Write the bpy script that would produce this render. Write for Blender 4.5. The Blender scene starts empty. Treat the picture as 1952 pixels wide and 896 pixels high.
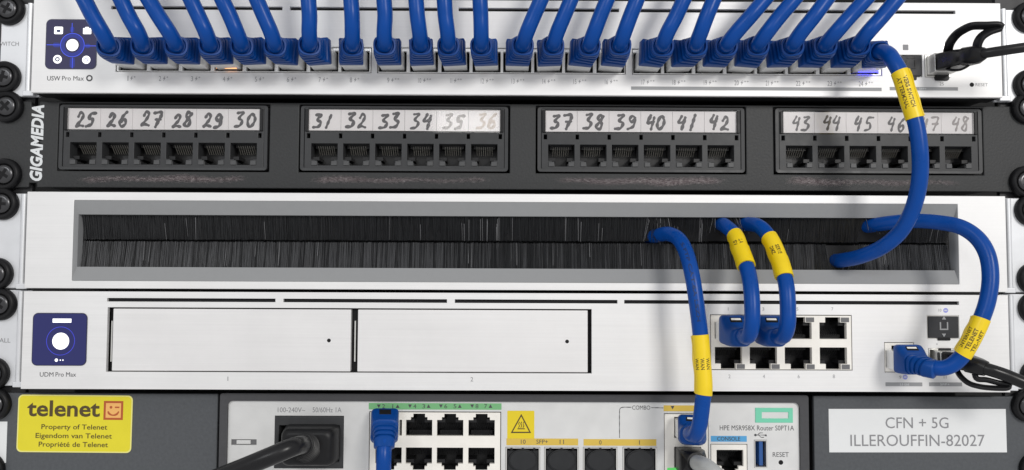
import bpy, bmesh, math, random
from mathutils import Vector, Matrix

rnd = random.Random(7)
MM = 0.001
SC = bpy.context.scene
COL = SC.collection

# ------------------------------------------------------------------ camera, world, lamps, exposure
F_PX, PW, PH = 1500.0, 1952.0, 896.0
CAM = Vector((-4.163, -354.62, -13.61))                 # mm, in front of the rack
def _rot(yaw, pitch, roll):
    B = Matrix(((1, 0, 0), (0, 0, -1), (0, 1, 0)))
    return Matrix.Rotation(yaw, 3, 'Z') @ Matrix.Rotation(pitch, 3, 'X') @ B @ Matrix.Rotation(roll, 3, 'Z')
CR = _rot(-0.00463, 0.04755, 0.0042)
cd = bpy.data.cameras.new('camera'); cam = bpy.data.objects.new('camera', cd); COL.objects.link(cam)
cd.sensor_fit = 'HORIZONTAL'; cd.sensor_width = 36.0; cd.lens = 36.0 * F_PX / PW
cd.clip_start = 0.01; cd.clip_end = 50
cam.matrix_world = Matrix.Translation(CAM * MM) @ CR.to_4x4()
SC.camera = cam

wd = bpy.data.worlds.new('World'); SC.world = wd; wd.use_nodes = True
bg = wd.node_tree.nodes['Background']
bg.inputs[0].default_value = (0.985, 0.985, 1.0, 1); bg.inputs[1].default_value = 0.57

def area(name, loc, target, sx, sy, power, col):
    l = bpy.data.lights.new(name, 'AREA'); l.shape = 'RECTANGLE'; l.size = sx; l.size_y = sy
    l.energy = power; l.color = col
    o = bpy.data.objects.new(name, l); COL.objects.link(o)
    o.location = loc
    d = Vector(target) - Vector(loc); o.rotation_euler = d.to_track_quat('-Z', 'Y').to_euler()
    return o
area('ceiling_panel_lamp', (0.88, -1.85, 0.72), (0.02, 0, 0), 0.46, 0.46, 18.5, (1.0, 0.975, 0.94))
area('ceiling_panel_lamp', (-0.75, -1.8, 0.80), (-0.05, 0, 0), 0.8, 0.3, 6, (0.96, 0.985, 1.0))
area('far_ceiling_lamp', (-0.17, -3.0, 0.62), (0, 0, 0.03), 0.30, 0.12, 0.45, (1.0, 0.98, 0.95))

SC.view_settings.view_transform = 'Standard'; SC.view_settings.look = 'None'
SC.view_settings.exposure = 0.09; SC.view_settings.gamma = 1.0; SC.view_settings.use_curve_mapping = False
SC.render.engine = 'CYCLES'
SC.cycles.use_denoising = True
SC.cycles.max_bounces = 8

# ------------------------------------------------------------------ picture <-> place
def px(x, y, d=0.0):
    """point of the plane d mm in front of the face plates that the photograph shows at pixel (x, y)"""
    r = CR @ Vector(((x - PW / 2) / F_PX, -(y - PH / 2) / F_PX, -1.0))
    t = (-d - CAM.y) / r.y
    return CAM + r * t
def proj(p):
    q = CR.transposed() @ (p - CAM)
    return PW / 2 + F_PX * q.x / -q.z, PH / 2 - F_PX * q.y / -q.z
def rc(x0, y0, x1, y1, d=0.0):
    xm, ym = (x0 + x1) / 2, (y0 + y1) / 2
    return px(x0, ym, d).x, px(x1, ym, d).x, px(xm, y1, d).z, px(xm, y0, d).z   # X0 X1 Z0 Z1

# ------------------------------------------------------------------ materials
def mat(name, col, rough=0.5, metal=0.0, emit=None, estr=0.0, spec=0.5, noise=0.0, nscale=200.0, stretch=(1, 1, 1), bump=0.0, coat=0.0):
    m = bpy.data.materials.new(name); m.use_nodes = True
    nt = m.node_tree; b = nt.nodes['Principled BSDF']
    b.inputs['Base Color'].default_value = (*col, 1); b.inputs['Roughness'].default_value = rough
    b.inputs['Metallic'].default_value = metal; b.inputs['Specular IOR Level'].default_value = spec
    b.inputs['Coat Weight'].default_value = coat
    if emit:
        b.inputs['Emission Color'].default_value = (*emit, 1); b.inputs['Emission Strength'].default_value = estr
    if noise or bump:
        tc = nt.nodes.new('ShaderNodeTexCoord'); mp = nt.nodes.new('ShaderNodeMapping')
        mp.inputs['Scale'].default_value = stretch
        nz = nt.nodes.new('ShaderNodeTexNoise'); nz.inputs['Scale'].default_value = nscale; nz.inputs['Detail'].default_value = 4
        nt.links.new(tc.outputs['Object'], mp.inputs['Vector']); nt.links.new(mp.outputs['Vector'], nz.inputs['Vector'])
        if noise:
            mr = nt.nodes.new('ShaderNodeMapRange')
            mr.inputs['From Min'].default_value = 0.25; mr.inputs['From Max'].default_value = 0.75
            mr.inputs['To Min'].default_value = 1 - noise; mr.inputs['To Max'].default_value = 1 + noise
            mx = nt.nodes.new('ShaderNodeVectorMath'); mx.operation = 'SCALE'
            mx.inputs[0].default_value = col
            nt.links.new(nz.outputs['Fac'], mr.inputs['Value']); nt.links.new(mr.outputs['Result'], mx.inputs['Scale'])
            nt.links.new(mx.outputs['Vector'], b.inputs['Base Color'])
            rr = nt.nodes.new('ShaderNodeMapRange')
            rr.inputs['To Min'].default_value = max(0.02, rough - 0.12); rr.inputs['To Max'].default_value = min(1, rough + 0.12)
            nt.links.new(nz.outputs['Fac'], rr.inputs['Value']); nt.links.new(rr.outputs['Result'], b.inputs['Roughness'])
        if bump:
            bp = nt.nodes.new('ShaderNodeBump'); bp.inputs['Strength'].default_value = bump; bp.inputs['Distance'].default_value = 0.0002
            nt.links.new(nz.outputs['Fac'], bp.inputs['Height']); nt.links.new(bp.outputs['Normal'], b.inputs['Normal'])
    return m
def emi(name, col, s):
    return mat(name, (0.02, 0.02, 0.02), 0.4, emit=col, estr=s, spec=.15)

M = dict(
    silver=mat('silver_face_metal', (0.79, 0.785, 0.78), 0.52, 0.35, noise=0.03, nscale=300, stretch=(0.05, 1, 4), bump=0.06),
    tray=mat('silver_tray_metal', (0.78, 0.77, 0.765), 0.5, 0.35, noise=0.025, nscale=300, stretch=(0.05, 1, 4), bump=0.05),
    ear=mat('ear_metal', (0.74, 0.75, 0.77), 0.42, 0.4, noise=0.02, nscale=120),
    rface=mat('router_face_metal', (0.72, 0.72, 0.71), 0.42, 0.35, noise=0.03, nscale=120),
    shield=mat('port_shield_metal', (0.72, 0.71, 0.68), 0.38, 0.8, noise=0.03, nscale=100),
    plugm=mat('plug_shield_metal', (0.86, 0.86, 0.85), 0.32, 0.25, noise=0.04, nscale=300),
    shieldw=mat('port_block_metal', (0.86, 0.83, 0.77), 0.45, 0.0, noise=0.04, nscale=200),
    chassis=mat('chassis_inner_black', (0.009, 0.009, 0.010), 0.6, spec=.2),
    interior=mat('rack_inner_dark', (0.008, 0.008, 0.008), 0.9),
    rail=mat('rack_rail_black', (0.02, 0.02, 0.022), 0.5, noise=0.1, nscale=200),
    pcoat=mat('black_powder_coat', (0.035, 0.036, 0.037), 0.5, spec=.3, noise=0.16, nscale=900, bump=0.5),
    mcoat=mat('grey_powder_coat', (0.082, 0.087, 0.094), 0.5, spec=.3, noise=0.10, nscale=700, bump=0.4),
    rcoat=mat('router_case_grey', (0.065, 0.065, 0.069), 0.45, spec=.3, noise=0.06, nscale=500, bump=0.2),
    bezel=mat('brush_bezel_grey', (0.27, 0.275, 0.28), 0.6, spec=.25, noise=0.02, nscale=300),
    modp=mat('module_plastic', (0.040, 0.041, 0.043), 0.4, spec=.3, noise=0.10, nscale=250),
    footp=mat('jack_foot_plastic', (0.075, 0.076, 0.078), 0.35, spec=.3, noise=.15, nscale=200),
    jackp=mat('jack_plastic', (0.014, 0.014, 0.015), 0.35, spec=.3, noise=0.1, nscale=300),
    black=mat('black_plastic', (0.010, 0.010, 0.011), 0.4, spec=.25, noise=0.1, nscale=300),
    blackg=mat('black_rubber_gloss', (0.009, 0.009, 0.010), 0.3, spec=.3, noise=0.1, nscale=200),
    portin=mat('port_inner_black', (0.013, 0.013, 0.014), 0.42, spec=.3),
    pins=mat('contact_pins_metal', (0.50, 0.48, 0.43), 0.35, 0.7),
    card=mat('label_card_white', (0.78, 0.75, 0.75), 0.6, noise=0.02, nscale=150),
    ink=mat('marker_ink', (0.075, 0.070, 0.075), 0.5, noise=0.35, nscale=500),
    ink_glare=mat('glare_paled_ink', (0.30, 0.275, 0.27), 0.5, noise=0.3, nscale=500),  # paler ink: glare off the label cover put into the colour
    ink_worn_glare=mat('worn_glare_paled_ink', (0.50, 0.43, 0.38), 0.5, noise=0.15, nscale=500),  # worn ink, paled further: cover glare put into the colour
    inkl=mat('purple_marker_ink', (0.07, 0.05, 0.15), 0.5, noise=0.3, nscale=500),
    print_=mat('print_dark_grey', (0.06, 0.06, 0.065), 0.5),
    printm=mat('print_mid_grey', (0.24, 0.24, 0.25), 0.5),
    printl=mat('print_light_grey', (0.30, 0.30, 0.31), 0.5),
    bar=mat('print_bar_grey', (0.30, 0.305, 0.31), 0.5),
    pwhite=mat('print_white', (0.70, 0.72, 0.73), 0.5),
    blue=mat('blue_cable_jacket', (0.001, 0.055, 0.285), 0.30, spec=.2, noise=0.07, nscale=120),
    boot=mat('blue_boot_rubber', (0.002, 0.052, 0.25), 0.38, spec=.2, noise=0.08, nscale=150),
    jprint=mat('jacket_print_dark', (0.001, 0.018, 0.09), 0.5),
    yellow=mat('yellow_label_tape', (0.84, 0.60, 0.004), 0.38, noise=0.04, nscale=150),
    tape_ink=mat('label_tape_ink', (0.10, 0.065, 0.01), 0.5),
    sticker=mat('yellow_sticker', (0.74, 0.645, 0.022), 0.42, noise=0.03, nscale=100),
    stickere=mat('yellow_sticker_edge', (0.80, 0.75, 0.24), 0.45),
    brown=mat('sticker_brown_ink', (0.075, 0.05, 0.012), 0.5),
    orange=mat('sticker_orange', (0.85, 0.45, 0.13), 0.5),
    redbr=mat('sticker_red_brown', (0.45, 0.09, 0.02), 0.5),
    white=mat('white_paper', (0.74, 0.75, 0.75), 0.5, noise=0.015, nscale=80),
    green=mat('green_strip', (0.17, 0.44, 0.19), 0.5),
    ystrip=mat('yellow_strip', (0.66, 0.46, 0.07), 0.5),
    warn=mat('warning_yellow', (0.75, 0.58, 0.01), 0.45),
    cyan=mat('blue_strip', (0.08, 0.35, 0.65), 0.5),
    usbblue=mat('usb_blue', (0.02, 0.09, 0.30), 0.35),
    logog=mat('green_emblem', (0.18, 0.62, 0.42), 0.35),
    sfp=mat('sfp_dust_cap', (0.024, 0.025, 0.027), 0.45, spec=.25, noise=0.08, nscale=200),
    capsq=mat('sfp_cover_grey', (0.034, 0.035, 0.038), 0.45, spec=.25, noise=0.08, nscale=300),
    bris=mat('black_bristle', (0.022, 0.023, 0.025), 0.30, spec=0.6),
    bris_sheen=mat('painted_sheen_bristle', (0.085, 0.087, 0.092), 0.36, spec=0.6),  # paler fibres: ceiling light reflected by the lower strip, put into the colour
    brisl=mat('worn_bristle', (0.30, 0.30, 0.31), 0.4),
    grey=mat('grey_cable_jacket', (0.42, 0.43, 0.42), 0.45, noise=0.05, nscale=200),
    screw=mat('black_screw_metal', (0.075, 0.075, 0.078), 0.28, 0.85),
    washer=mat('black_washer_plastic', (0.007, 0.007, 0.008), 0.45, spec=.25),
    scr1=emi('display_violet', (0.048, 0.044, 0.125), 0.62),
    scr2=emi('display_blue', (0.018, 0.022, 0.150), 0.75),
    scrl=emi('display_line_blue', (0.07, 0.12, 1.0), 1.0),
    scrl2=emi('display_ring_dim', (0.06, 0.07, 0.75), 0.9),
    scrg=emi('display_glow_blue', (0.03, 0.045, 0.34), 0.75),
    scrw=emi('display_white', (1, 1, 1), 1.6),
    scrd=emi('display_icon_dark', (0.10, 0.13, 0.25), 0.6),
    scrbez=mat('display_edge', (0.02, 0.02, 0.06), 0.3),
    ledb=emi('blue_led', (0.04, 0.04, 1.0), 7.0),
    ledo=emi('orange_led', (1.0, 0.42, 0.16), 2.2),
    ledw=emi('white_led', (1, 0.98, 0.95), 8.0),
    ledg=emi('green_led', (0.10, 0.55, 0.12), 1.0),
    badge=mat('blue_badge_print', (0.30, 0.32, 0.72), 0.5),
    lightpipe=mat('light_pipe_grey', (0.14, 0.14, 0.145), 0.35),
)
def residue():
    m = bpy.data.materials.new('adhesive_residue'); m.use_nodes = True
    nt = m.node_tree; b = nt.nodes['Principled BSDF']; b.inputs['Roughness'].default_value = 0.6
    tc = nt.nodes.new('ShaderNodeTexCoord'); mp = nt.nodes.new('ShaderNodeMapping'); mp.inputs['Scale'].default_value = (0.4, 1, 1.0)
    nz = nt.nodes.new('ShaderNodeTexNoise'); nz.inputs['Scale'].default_value = 1300; nz.inputs['Detail'].default_value = 6; nz.inputs['Roughness'].default_value = 0.75
    n2 = nt.nodes.new('ShaderNodeTexNoise'); n2.inputs['Scale'].default_value = 60
    nt.links.new(tc.outputs['Object'], mp.inputs['Vector'])
    for n in (nz, n2): nt.links.new(mp.outputs['Vector'], n.inputs['Vector'])
    cr = nt.nodes.new('ShaderNodeValToRGB')
    cr.color_ramp.elements[0].position = 0.38; cr.color_ramp.elements[0].color = (0.085, 0.042, 0.050, 1)
    cr.color_ramp.elements[1].position = 0.70; cr.color_ramp.elements[1].color = (0.42, 0.38, 0.38, 1)
    nt.links.new(nz.outputs['Fac'], cr.inputs['Fac']); nt.links.new(cr.outputs['Color'], b.inputs['Base Color'])
    ad = nt.nodes.new('ShaderNodeMath'); ad.operation = 'ADD'
    nt.links.new(nz.outputs['Fac'], ad.inputs[0]); nt.links.new(n2.outputs['Fac'], ad.inputs[1])
    # fades at the ragged edges of the strip: uv-free, from the mesh's own vertex weight (an attribute 0 at the rim, 1 inside)
    at = nt.nodes.new('ShaderNodeAttribute'); at.attribute_name = 'cover'
    a2 = nt.nodes.new('ShaderNodeMath'); a2.operation = 'ADD'
    nt.links.new(ad.outputs[0], a2.inputs[0]); ml = nt.nodes.new('ShaderNodeMath'); ml.operation = 'MULTIPLY'; ml.inputs[1].default_value = 0.55
    nt.links.new(at.outputs['Fac'], ml.inputs[0]); nt.links.new(ml.outputs[0], a2.inputs[1])
    mr = nt.nodes.new('ShaderNodeMapRange'); mr.inputs['From Min'].default_value = 1.18; mr.inputs['From Max'].default_value = 1.75
    mr.inputs['To Max'].default_value = 0.6
    nt.links.new(a2.outputs[0], mr.inputs['Value']); nt.links.new(mr.outputs['Result'], b.inputs['Alpha'])
    return m
for k in ('silver', 'tray', 'ear', 'rface'):
    nt = M[k].node_tree; b = nt.nodes['Principled BSDF']; src = b.inputs['Base Color'].links[0].from_socket
    tc = nt.nodes.new('ShaderNodeTexCoord'); n = nt.nodes.new('ShaderNodeTexNoise'); n.inputs['Scale'].default_value = 14; n.inputs['Detail'].default_value = 7; n.inputs['Roughness'].default_value = .65
    mr = nt.nodes.new('ShaderNodeMapRange'); mr.inputs['From Min'].default_value = .3; mr.inputs['From Max'].default_value = .7; mr.inputs['To Min'].default_value = .93; mr.inputs['To Max'].default_value = 1.03
    sc_ = nt.nodes.new('ShaderNodeVectorMath'); sc_.operation = 'SCALE'
    nt.links.new(tc.outputs['Object'], n.inputs['Vector']); nt.links.new(n.outputs['Fac'], mr.inputs['Value'])
    nt.links.new(src, sc_.inputs[0]); nt.links.new(mr.outputs['Result'], sc_.inputs['Scale']); nt.links.new(sc_.outputs['Vector'], b.inputs['Base Color'])
M['residue'] = residue()
def clear():
    m = bpy.data.materials.new('clear_plastic_cover'); m.use_nodes = True
    nt = m.node_tree; nt.nodes.remove(nt.nodes['Principled BSDF'])
    out = nt.nodes['Material Output']; t = nt.nodes.new('ShaderNodeBsdfTransparent'); g = nt.nodes.new('ShaderNodeBsdfGlossy')
    g.inputs['Roughness'].default_value = 0.07
    lw = nt.nodes.new('ShaderNodeFresnel'); lw.inputs['IOR'].default_value = 1.5
    mx = nt.nodes.new('ShaderNodeMixShader')
    nt.links.new(lw.outputs[0], mx.inputs[0]); nt.links.new(t.outputs[0], mx.inputs[1]); nt.links.new(g.outputs[0], mx.inputs[2])
    nt.links.new(mx.outputs[0], out.inputs['Surface'])
    return m
M['clear'] = clear()

# ------------------------------------------------------------------ mesh builder (mm)
class MB:
    def __init__(s): s.v = []; s.f = []; s.mi = []; s.m = 0
    def face(s, idx): s.f.append(tuple(idx)); s.mi.append(s.m)
    def add(s, verts, faces):
        n = len(s.v); s.v += [Vector(p) for p in verts]
        for f in faces: s.face([i + n for i in f])
    def box(s, x0, x1, y0, y1, z0, z1):
        s.add([(x0, y0, z0), (x1, y0, z0), (x1, y1, z0), (x0, y1, z0), (x0, y0, z1), (x1, y0, z1), (x1, y1, z1), (x0, y1, z1)],
              [(3, 2, 1, 0), (4, 5, 6, 7), (0, 1, 5, 4), (1, 2, 6, 5), (2, 3, 7, 6), (3, 0, 4, 7)])
        return s
    def plate(s, x0, x1, z0, z1, y0, y1, holes=()):
        """slab from y0 (front) to y1 with rectangular holes (X0,X1,Z0,Z1)"""
        r = lambda a: round(a, 3)
        xs = sorted({r(x0), r(x1)} | {r(min(max(h[i], x0), x1)) for h in holes for i in (0, 1)})
        zs = sorted({r(z0), r(z1)} | {r(min(max(h[i], z0), z1)) for h in holes for i in (2, 3)})
        solid = {}
        for i in range(len(xs) - 1):
            for j in range(len(zs) - 1):
                cx, cz = (xs[i] + xs[i + 1]) / 2, (zs[j] + zs[j + 1]) / 2
                solid[i, j] = not any(h[0] < cx < h[1] and h[2] < cz < h[3] for h in holes)
        ids = {}
        def vid(i, j, k):
            if (i, j, k) not in ids:
                ids[i, j, k] = len(s.v); s.v.append(Vector((xs[i], (y0, y1)[k], zs[j])))
            return ids[i, j, k]
        for (i, j), ok in solid.items():
            if not ok: continue
            s.face((vid(i, j, 0), vid(i + 1, j, 0), vid(i + 1, j + 1, 0), vid(i, j + 1, 0)))
            s.face((vid(i, j, 1), vid(i, j + 1, 1), vid(i + 1, j + 1, 1), vid(i + 1, j, 1)))
            for di, dj, a, b in ((-1, 0, (i, j), (i, j + 1)), (1, 0, (i + 1, j + 1), (i + 1, j)), (0, -1, (i + 1, j), (i, j)), (0, 1, (i, j + 1), (i + 1, j + 1))):
                if not solid.get((i + di, j + dj), False):
                    s.face((vid(*a, 0), vid(*b, 0), vid(*b, 1), vid(*a, 1)))
        return s
    def rrect(s, x0, x1, z0, z1, r, n=5):
        out = []
        for cx, cz, a0 in ((x1 - r, z1 - r, 0), (x0 + r, z1 - r, 90), (x0 + r, z0 + r, 180), (x1 - r, z0 + r, 270)):
            for k in range(n + 1):
                a = math.radians(a0 + 90 * k / n); out.append((cx + r * math.cos(a), cz + r * math.sin(a)))
        return out
    def prism(s, poly, y0, y1):
        """poly: list of (x, z) counter-clockwise seen from the front; y0 front"""
        n = len(poly); b = len(s.v)
        s.v += [Vector((p[0], y0, p[1])) for p in poly] + [Vector((p[0], y1, p[1])) for p in poly]
        s.face([b + i for i in range(n)]); s.face([b + n + i for i in reversed(range(n))])
        for i in range(n): j = (i + 1) % n; s.face((b + i, b + n + i, b + n + j, b + j))
        return s
    def ring(s, po, pi, y0o, y0i, y1):
        n = len(po); b = len(s.v)
        for pts, y in ((po, y0o), (pi, y0i), (po, y1), (pi, y1)): s.v += [Vector((p[0], y, p[1])) for p in pts]
        for i in range(n):
            j = (i + 1) % n
            s.face((b + i, b + j, b + n + j, b + n + i)); s.face((b + 2 * n + i, b + i + 0, b + j, b + 2 * n + j)[::-1])
            s.face((b + n + i, b + n + j, b + 3 * n + j, b + 3 * n + i)); s.face((b + 3 * n + i, b + 3 * n + j, b + 2 * n + j, b + 2 * n + i))
        return s
    def lathe(s, c, prof, n=24):
        """prof: (r, d) with d toward the viewer"""
        b = len(s.v)
        for r, d in prof:
            for k in range(n):
                a = 2 * math.pi * k / n; s.v.append(Vector((c[0] + r * math.cos(a), c[1] - d, c[2] + r * math.sin(a))))
        for i in range(len(prof) - 1):
            for k in range(n):
                l = (k + 1) % n; s.face((b + i * n + k, b + i * n + l, b + (i + 1) * n + l, b + (i + 1) * n + k))
        s.face([b + k for k in reversed(range(n))]); e = b + (len(prof) - 1) * n; s.face([e + k for k in range(n)])
        return s
    def loft(s, rings, cap=True):
        n = len(rings[0]); b = len(s.v)
        for r in rings: s.v += [Vector(p) for p in r]
        for i in range(len(rings) - 1):
            for k in range(n):
                l = (k + 1) % n; s.face((b + i * n + k, b + i * n + l, b + (i + 1) * n + l, b + (i + 1) * n + k))
        if cap:
            s.face([b + k for k in reversed(range(n))]); e = b + (len(rings) - 1) * n; s.face([e + k for k in range(n)])
        return s
    def mesh(s, name, origin=Vector((0, 0, 0))):
        me = bpy.data.meshes.new(name)
        me.from_pydata([tuple((p - origin) * MM) for p in s.v], [], s.f); me.update()
        bm = bmesh.new(); bm.from_mesh(me); bmesh.ops.recalc_face_normals(bm, faces=bm.faces); bm.to_mesh(me); bm.free()
        if len(s.mi) == len(me.polygons): me.polygons.foreach_set('material_index', s.mi)
        return me

ORG = {}
def thing(name, label, cat, at, group=None):
    o = bpy.data.objects.new(name, None); COL.objects.link(o)
    o.empty_display_size = 0.01; o.location = Vector(at) * MM
    o['label'] = label; o['category'] = cat
    if group: o['group'] = group
    ORG[o.name] = Vector(at); return o
def part(name, mb, m, parent, at=None, bev=0.0, smooth=40, label=None, kind=None):
    """mb: MB in place (at None) or mesh data / MB about its own origin standing at 'at'"""
    ms = m if isinstance(m, (list, tuple)) else [m]
    org = ORG[parent.name] if parent is not None else Vector((0, 0, 0))
    if isinstance(mb, MB):
        me = mb.mesh(name, org if at is None else Vector((0, 0, 0)))
        for k in ms: me.materials.append(M[k] if isinstance(k, str) else k)
        if smooth:
            me.polygons.foreach_set('use_smooth', [True] * len(me.polygons)); me.set_sharp_from_angle(angle=math.radians(smooth))
    else: me = mb
    o = bpy.data.objects.new(name, me); COL.objects.link(o)
    if parent is not None: o.parent = parent
    if at is not None: o.location = (Vector(at) - org) * MM; ORG[o.name] = Vector(at)
    else: ORG[o.name] = org.copy()
    if bev:
        bm = o.modifiers.new('bevel', 'BEVEL'); bm.width = bev * MM; bm.segments = 2; bm.limit_method = 'ANGLE'; bm.angle_limit = math.radians(50); bm.harden_normals = bool(smooth)
    if label: o['label'] = label
    if kind: o['kind'] = kind
    return o

# ------------------------------------------------------------------ lettering
_tc = {}
def glyphs(s, bold=0.0, shear=0.0, spacing=1.0):
    key = (s, bold, shear, spacing)
    if key not in _tc:
        cu = bpy.data.curves.new('t', 'FONT'); cu.body = s; cu.offset = bold; cu.shear = shear; cu.resolution_u = 3; cu.space_character = spacing
        o = bpy.data.objects.new('t', cu); COL.objects.link(o)
        me = bpy.data.meshes.new_from_object(o.evaluated_get(bpy.context.evaluated_depsgraph_get()))
        vs = [(v.co.x, v.co.y) for v in me.vertices]; fs = [tuple(p.vertices) for p in me.polygons]
        bpy.data.objects.remove(o); bpy.data.curves.remove(cu); bpy.data.meshes.remove(me)
        x0 = min(p[0] for p in vs); x1 = max(p[0] for p in vs); y0 = min(p[1] for p in vs); y1 = max(p[1] for p in vs)
        _tc[key] = ([((p[0] - x0) / (x1 - x0), (p[1] - y0) / (y1 - y0)) for p in vs], fs)
    return _tc[key]
def text(mb, s, X0, X1, Z0, Z1, y, bold=0.0, shear=0.0, rot=0, spacing=1.0):
    vs, fs = glyphs(s, bold, shear, spacing)
    P = []
    for u, v in vs:
        if rot == 90: P.append((X1 - v * (X1 - X0), y, Z0 + u * (Z1 - Z0)))
        else: P.append((X0 + u * (X1 - X0), y, Z0 + v * (Z1 - Z0)))
    mb.add(P, fs); return mb
def ptext(mb, s, x0, y0, x1, y1, d, **k):
    """lettering that fills the photograph's rectangle, printed on the plane d"""
    if s == '1': xm = (x0 + x1) / 2; hw = (y1 - y0) * .085; x0, x1 = xm - hw, xm + hw
    X0, X1, Z0, Z1 = rc(x0, y0, x1, y1, d); return text(mb, s, X0, X1, Z0, Z1, -d - 0.06, **k)

def spline(P, step=0.8):
    P = [Vector(p) for p in P]; P = [P[0] * 2 - P[1]] + P + [P[-1] * 2 - P[-2]]
    out = []
    for i in range(1, len(P) - 2):
        p0, p1, p2, p3 = P[i - 1:i + 3]
        t0 = 0; t1 = t0 + max((p1 - p0).length, 1e-6) ** .5; t2 = t1 + max((p2 - p1).length, 1e-6) ** .5; t3 = t2 + max((p3 - p2).length, 1e-6) ** .5
        n = max(2, int((p2 - p1).length / step))
        for k in range(n):
            t = t1 + (t2 - t1) * k / n
            a1 = p0 * ((t1 - t) / (t1 - t0)) + p1 * ((t - t0) / (t1 - t0)); a2 = p1 * ((t2 - t) / (t2 - t1)) + p2 * ((t - t1) / (t2 - t1)); a3 = p2 * ((t3 - t) / (t3 - t2)) + p3 * ((t - t2) / (t3 - t2))
            b1 = a1 * ((t2 - t) / (t2 - t0)) + a2 * ((t - t0) / (t2 - t0)); b2 = a2 * ((t3 - t) / (t3 - t1)) + a3 * ((t - t1) / (t3 - t1))
            out.append(b1 * ((t2 - t) / (t2 - t1)) + b2 * ((t - t1) / (t2 - t1)))
    out.append(P[-2]); return out
class Path:
    def __init__(s, pts, up=Vector((0, 0, 1)), step=0.8):
        s.p = spline(pts, step); n = len(s.p)
        s.s = [0.0]
        for i in range(1, n): s.s.append(s.s[-1] + (s.p[i] - s.p[i - 1]).length)
        s.t = [(s.p[min(i + 1, n - 1)] - s.p[max(i - 1, 0)]).normalized() for i in range(n)]
        u = (up - s.t[0] * up.dot(s.t[0])).normalized(); s.u = [u]
        for i in range(1, n):
            q = s.t[i - 1].rotation_difference(s.t[i]); u = q @ s.u[-1]; u = (u - s.t[i] * u.dot(s.t[i])).normalized(); s.u.append(u)
        s.L = s.s[-1]
    def at(s, q):
        q = min(max(q, 0), s.L); lo, hi = 0, len(s.s) - 1
        while hi - lo > 1:
            m = (lo + hi) // 2
            if s.s[m] <= q: lo = m
            else: hi = m
        f = (q - s.s[lo]) / max(s.s[hi] - s.s[lo], 1e-9)
        p = s.p[lo].lerp(s.p[hi], f); t = s.t[lo].lerp(s.t[hi], f).normalized(); u = s.u[lo].lerp(s.u[hi], f); u = (u - t * u.dot(t)).normalized()
        return p, t, u, t.cross(u)
    def near(s, x, y, smin=0):
        best = None
        for i in range(len(s.p)):
            if s.s[i] < smin: continue
            a, b = proj(s.p[i]); e = (a - x) ** 2 + (b - y) ** 2
            if best is None or e < best[0]: best = (e, s.s[i])
        return best[1]
    def tube(s, mb, a, b, r, n=16, step=1.2, lump=0.0):
        rings = []; k = max(2, int((b - a) / step))
        for i in range(k + 1):
            q = a + (b - a) * i / k; p, t, u, w = s.at(q); rr = r(q) if callable(r) else r
            rings.append([p + (u * math.cos(2 * math.pi * j / n) + w * math.sin(2 * math.pi * j / n)) * rr for j in range(n)])
        mb.loft(rings); return mb
    def sect(s, mb, secs, n=5):
        """secs: (q, half width, half height, corner radius, up offset)"""
        rings = []
        for q, a, b, r, o in secs:
            p, t, u, w = s.at(q); poly = MB().rrect(-a, a, -b, b, min(r, a * .999, b * .999), n)
            rings.append([p + w * -x + u * (z + o) for x, z in poly])
        mb.loft(rings); return mb

def sleeve_print(mb, path, smid, R, lines, length, height, flip=False, gap=None):
    """rows of lettering that run along the tube and wrap round it"""
    gap = gap or height * 1.5
    for i, ln in enumerate(lines):
        vs, fs = glyphs(ln, 0.025); off = (i - (len(lines) - 1) / 2) * gap
        P = []
        for u, v in vs:
            uu, vv = (1 - u, 1 - v) if flip else (u, v)
            q = smid + (uu - .5) * length; p, t, _, _ = path.at(q)
            nrm = (CAM - p); nrm = (nrm - t * nrm.dot(t)).normalized(); b = nrm.cross(t)
            a = ((vv - .5) * height + (off if flip else -off)) / R
            P.append(p + (nrm * math.cos(a) + b * math.sin(a)) * (R + 0.04))
        mb.add(P, fs)
    return mb

# ------------------------------------------------------------------ the rack behind
def structure(name, mb, m):
    o = part(name, mb, m, None, bev=0); o['kind'] = 'structure'; return o
b = MB(); b.plate(-330, 330, -170, 200, 120, 125); structure('rack_interior', b, 'interior')
for sx in (-1, 1):
    b = MB(); x0, x1 = sorted((sx * 226, sx * 250)); b.box(x0, x1, 11.5, 14, -165, 190)
    structure('rack_rail', b, 'rail')

D_EAR = -8.6
US = dict(switch=88.9, panel=44.45, brush=0.0, gateway=-44.45, shelf=-88.9)

# ------------------------------------------------------------------ screws
def screw_meshes():
    w = MB(); w.lathe((0, 0, 0), [(7.4, 0.0), (7.4, 1.6), (7.1, 2.4), (6.3, 2.9), (5.4, 2.7), (4.7, 1.8), (4.4, 1.2)], 36)
    h = MB(); h.lathe((0, 0, 0), [(4.5, 1.0), (4.5, 1.9), (4.2, 2.4), (3.4, 2.75), (2.9, 2.8)], 28)
    c = MB()
    for a in (0, 1):
        c2 = MB(); c2.box(-2.7, 2.7, -2.88, -2.2, -0.7, 0.7)
        for v in c2.v:
            if a: v.x, v.z = v.z, v.x
            if a: v.y -= 0.02
        c.add(c2.v, c2.f)
    return w, h, c
SW = None
def screw(X, Z, base, label, turn):
    global SW
    t = thing('rack_screw', label, 'screw', (X, base, Z), 'black rack screws along both edges')
    if SW is None:
        w, h, c = screw_meshes()
        o1 = part('cup_washer', w, 'washer', t, at=(X, base, Z)); o2 = part('screw_head', h, 'screw', t, at=(X, base, Z)); o3 = part('cross_recess', c, 'chassis', o2, at=(X, base, Z))
        SW = (o1.data, o2.data, o3.data)
    else:
        part('cup_washer', SW[0], None, t, at=(X, base, Z)); o2 = part('screw_head', SW[1], None, t, at=(X, base, Z)); o3 = part('cross_recess', SW[2], None, o2, at=(X, base, Z))
    t.rotation_euler.y = turn
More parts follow.
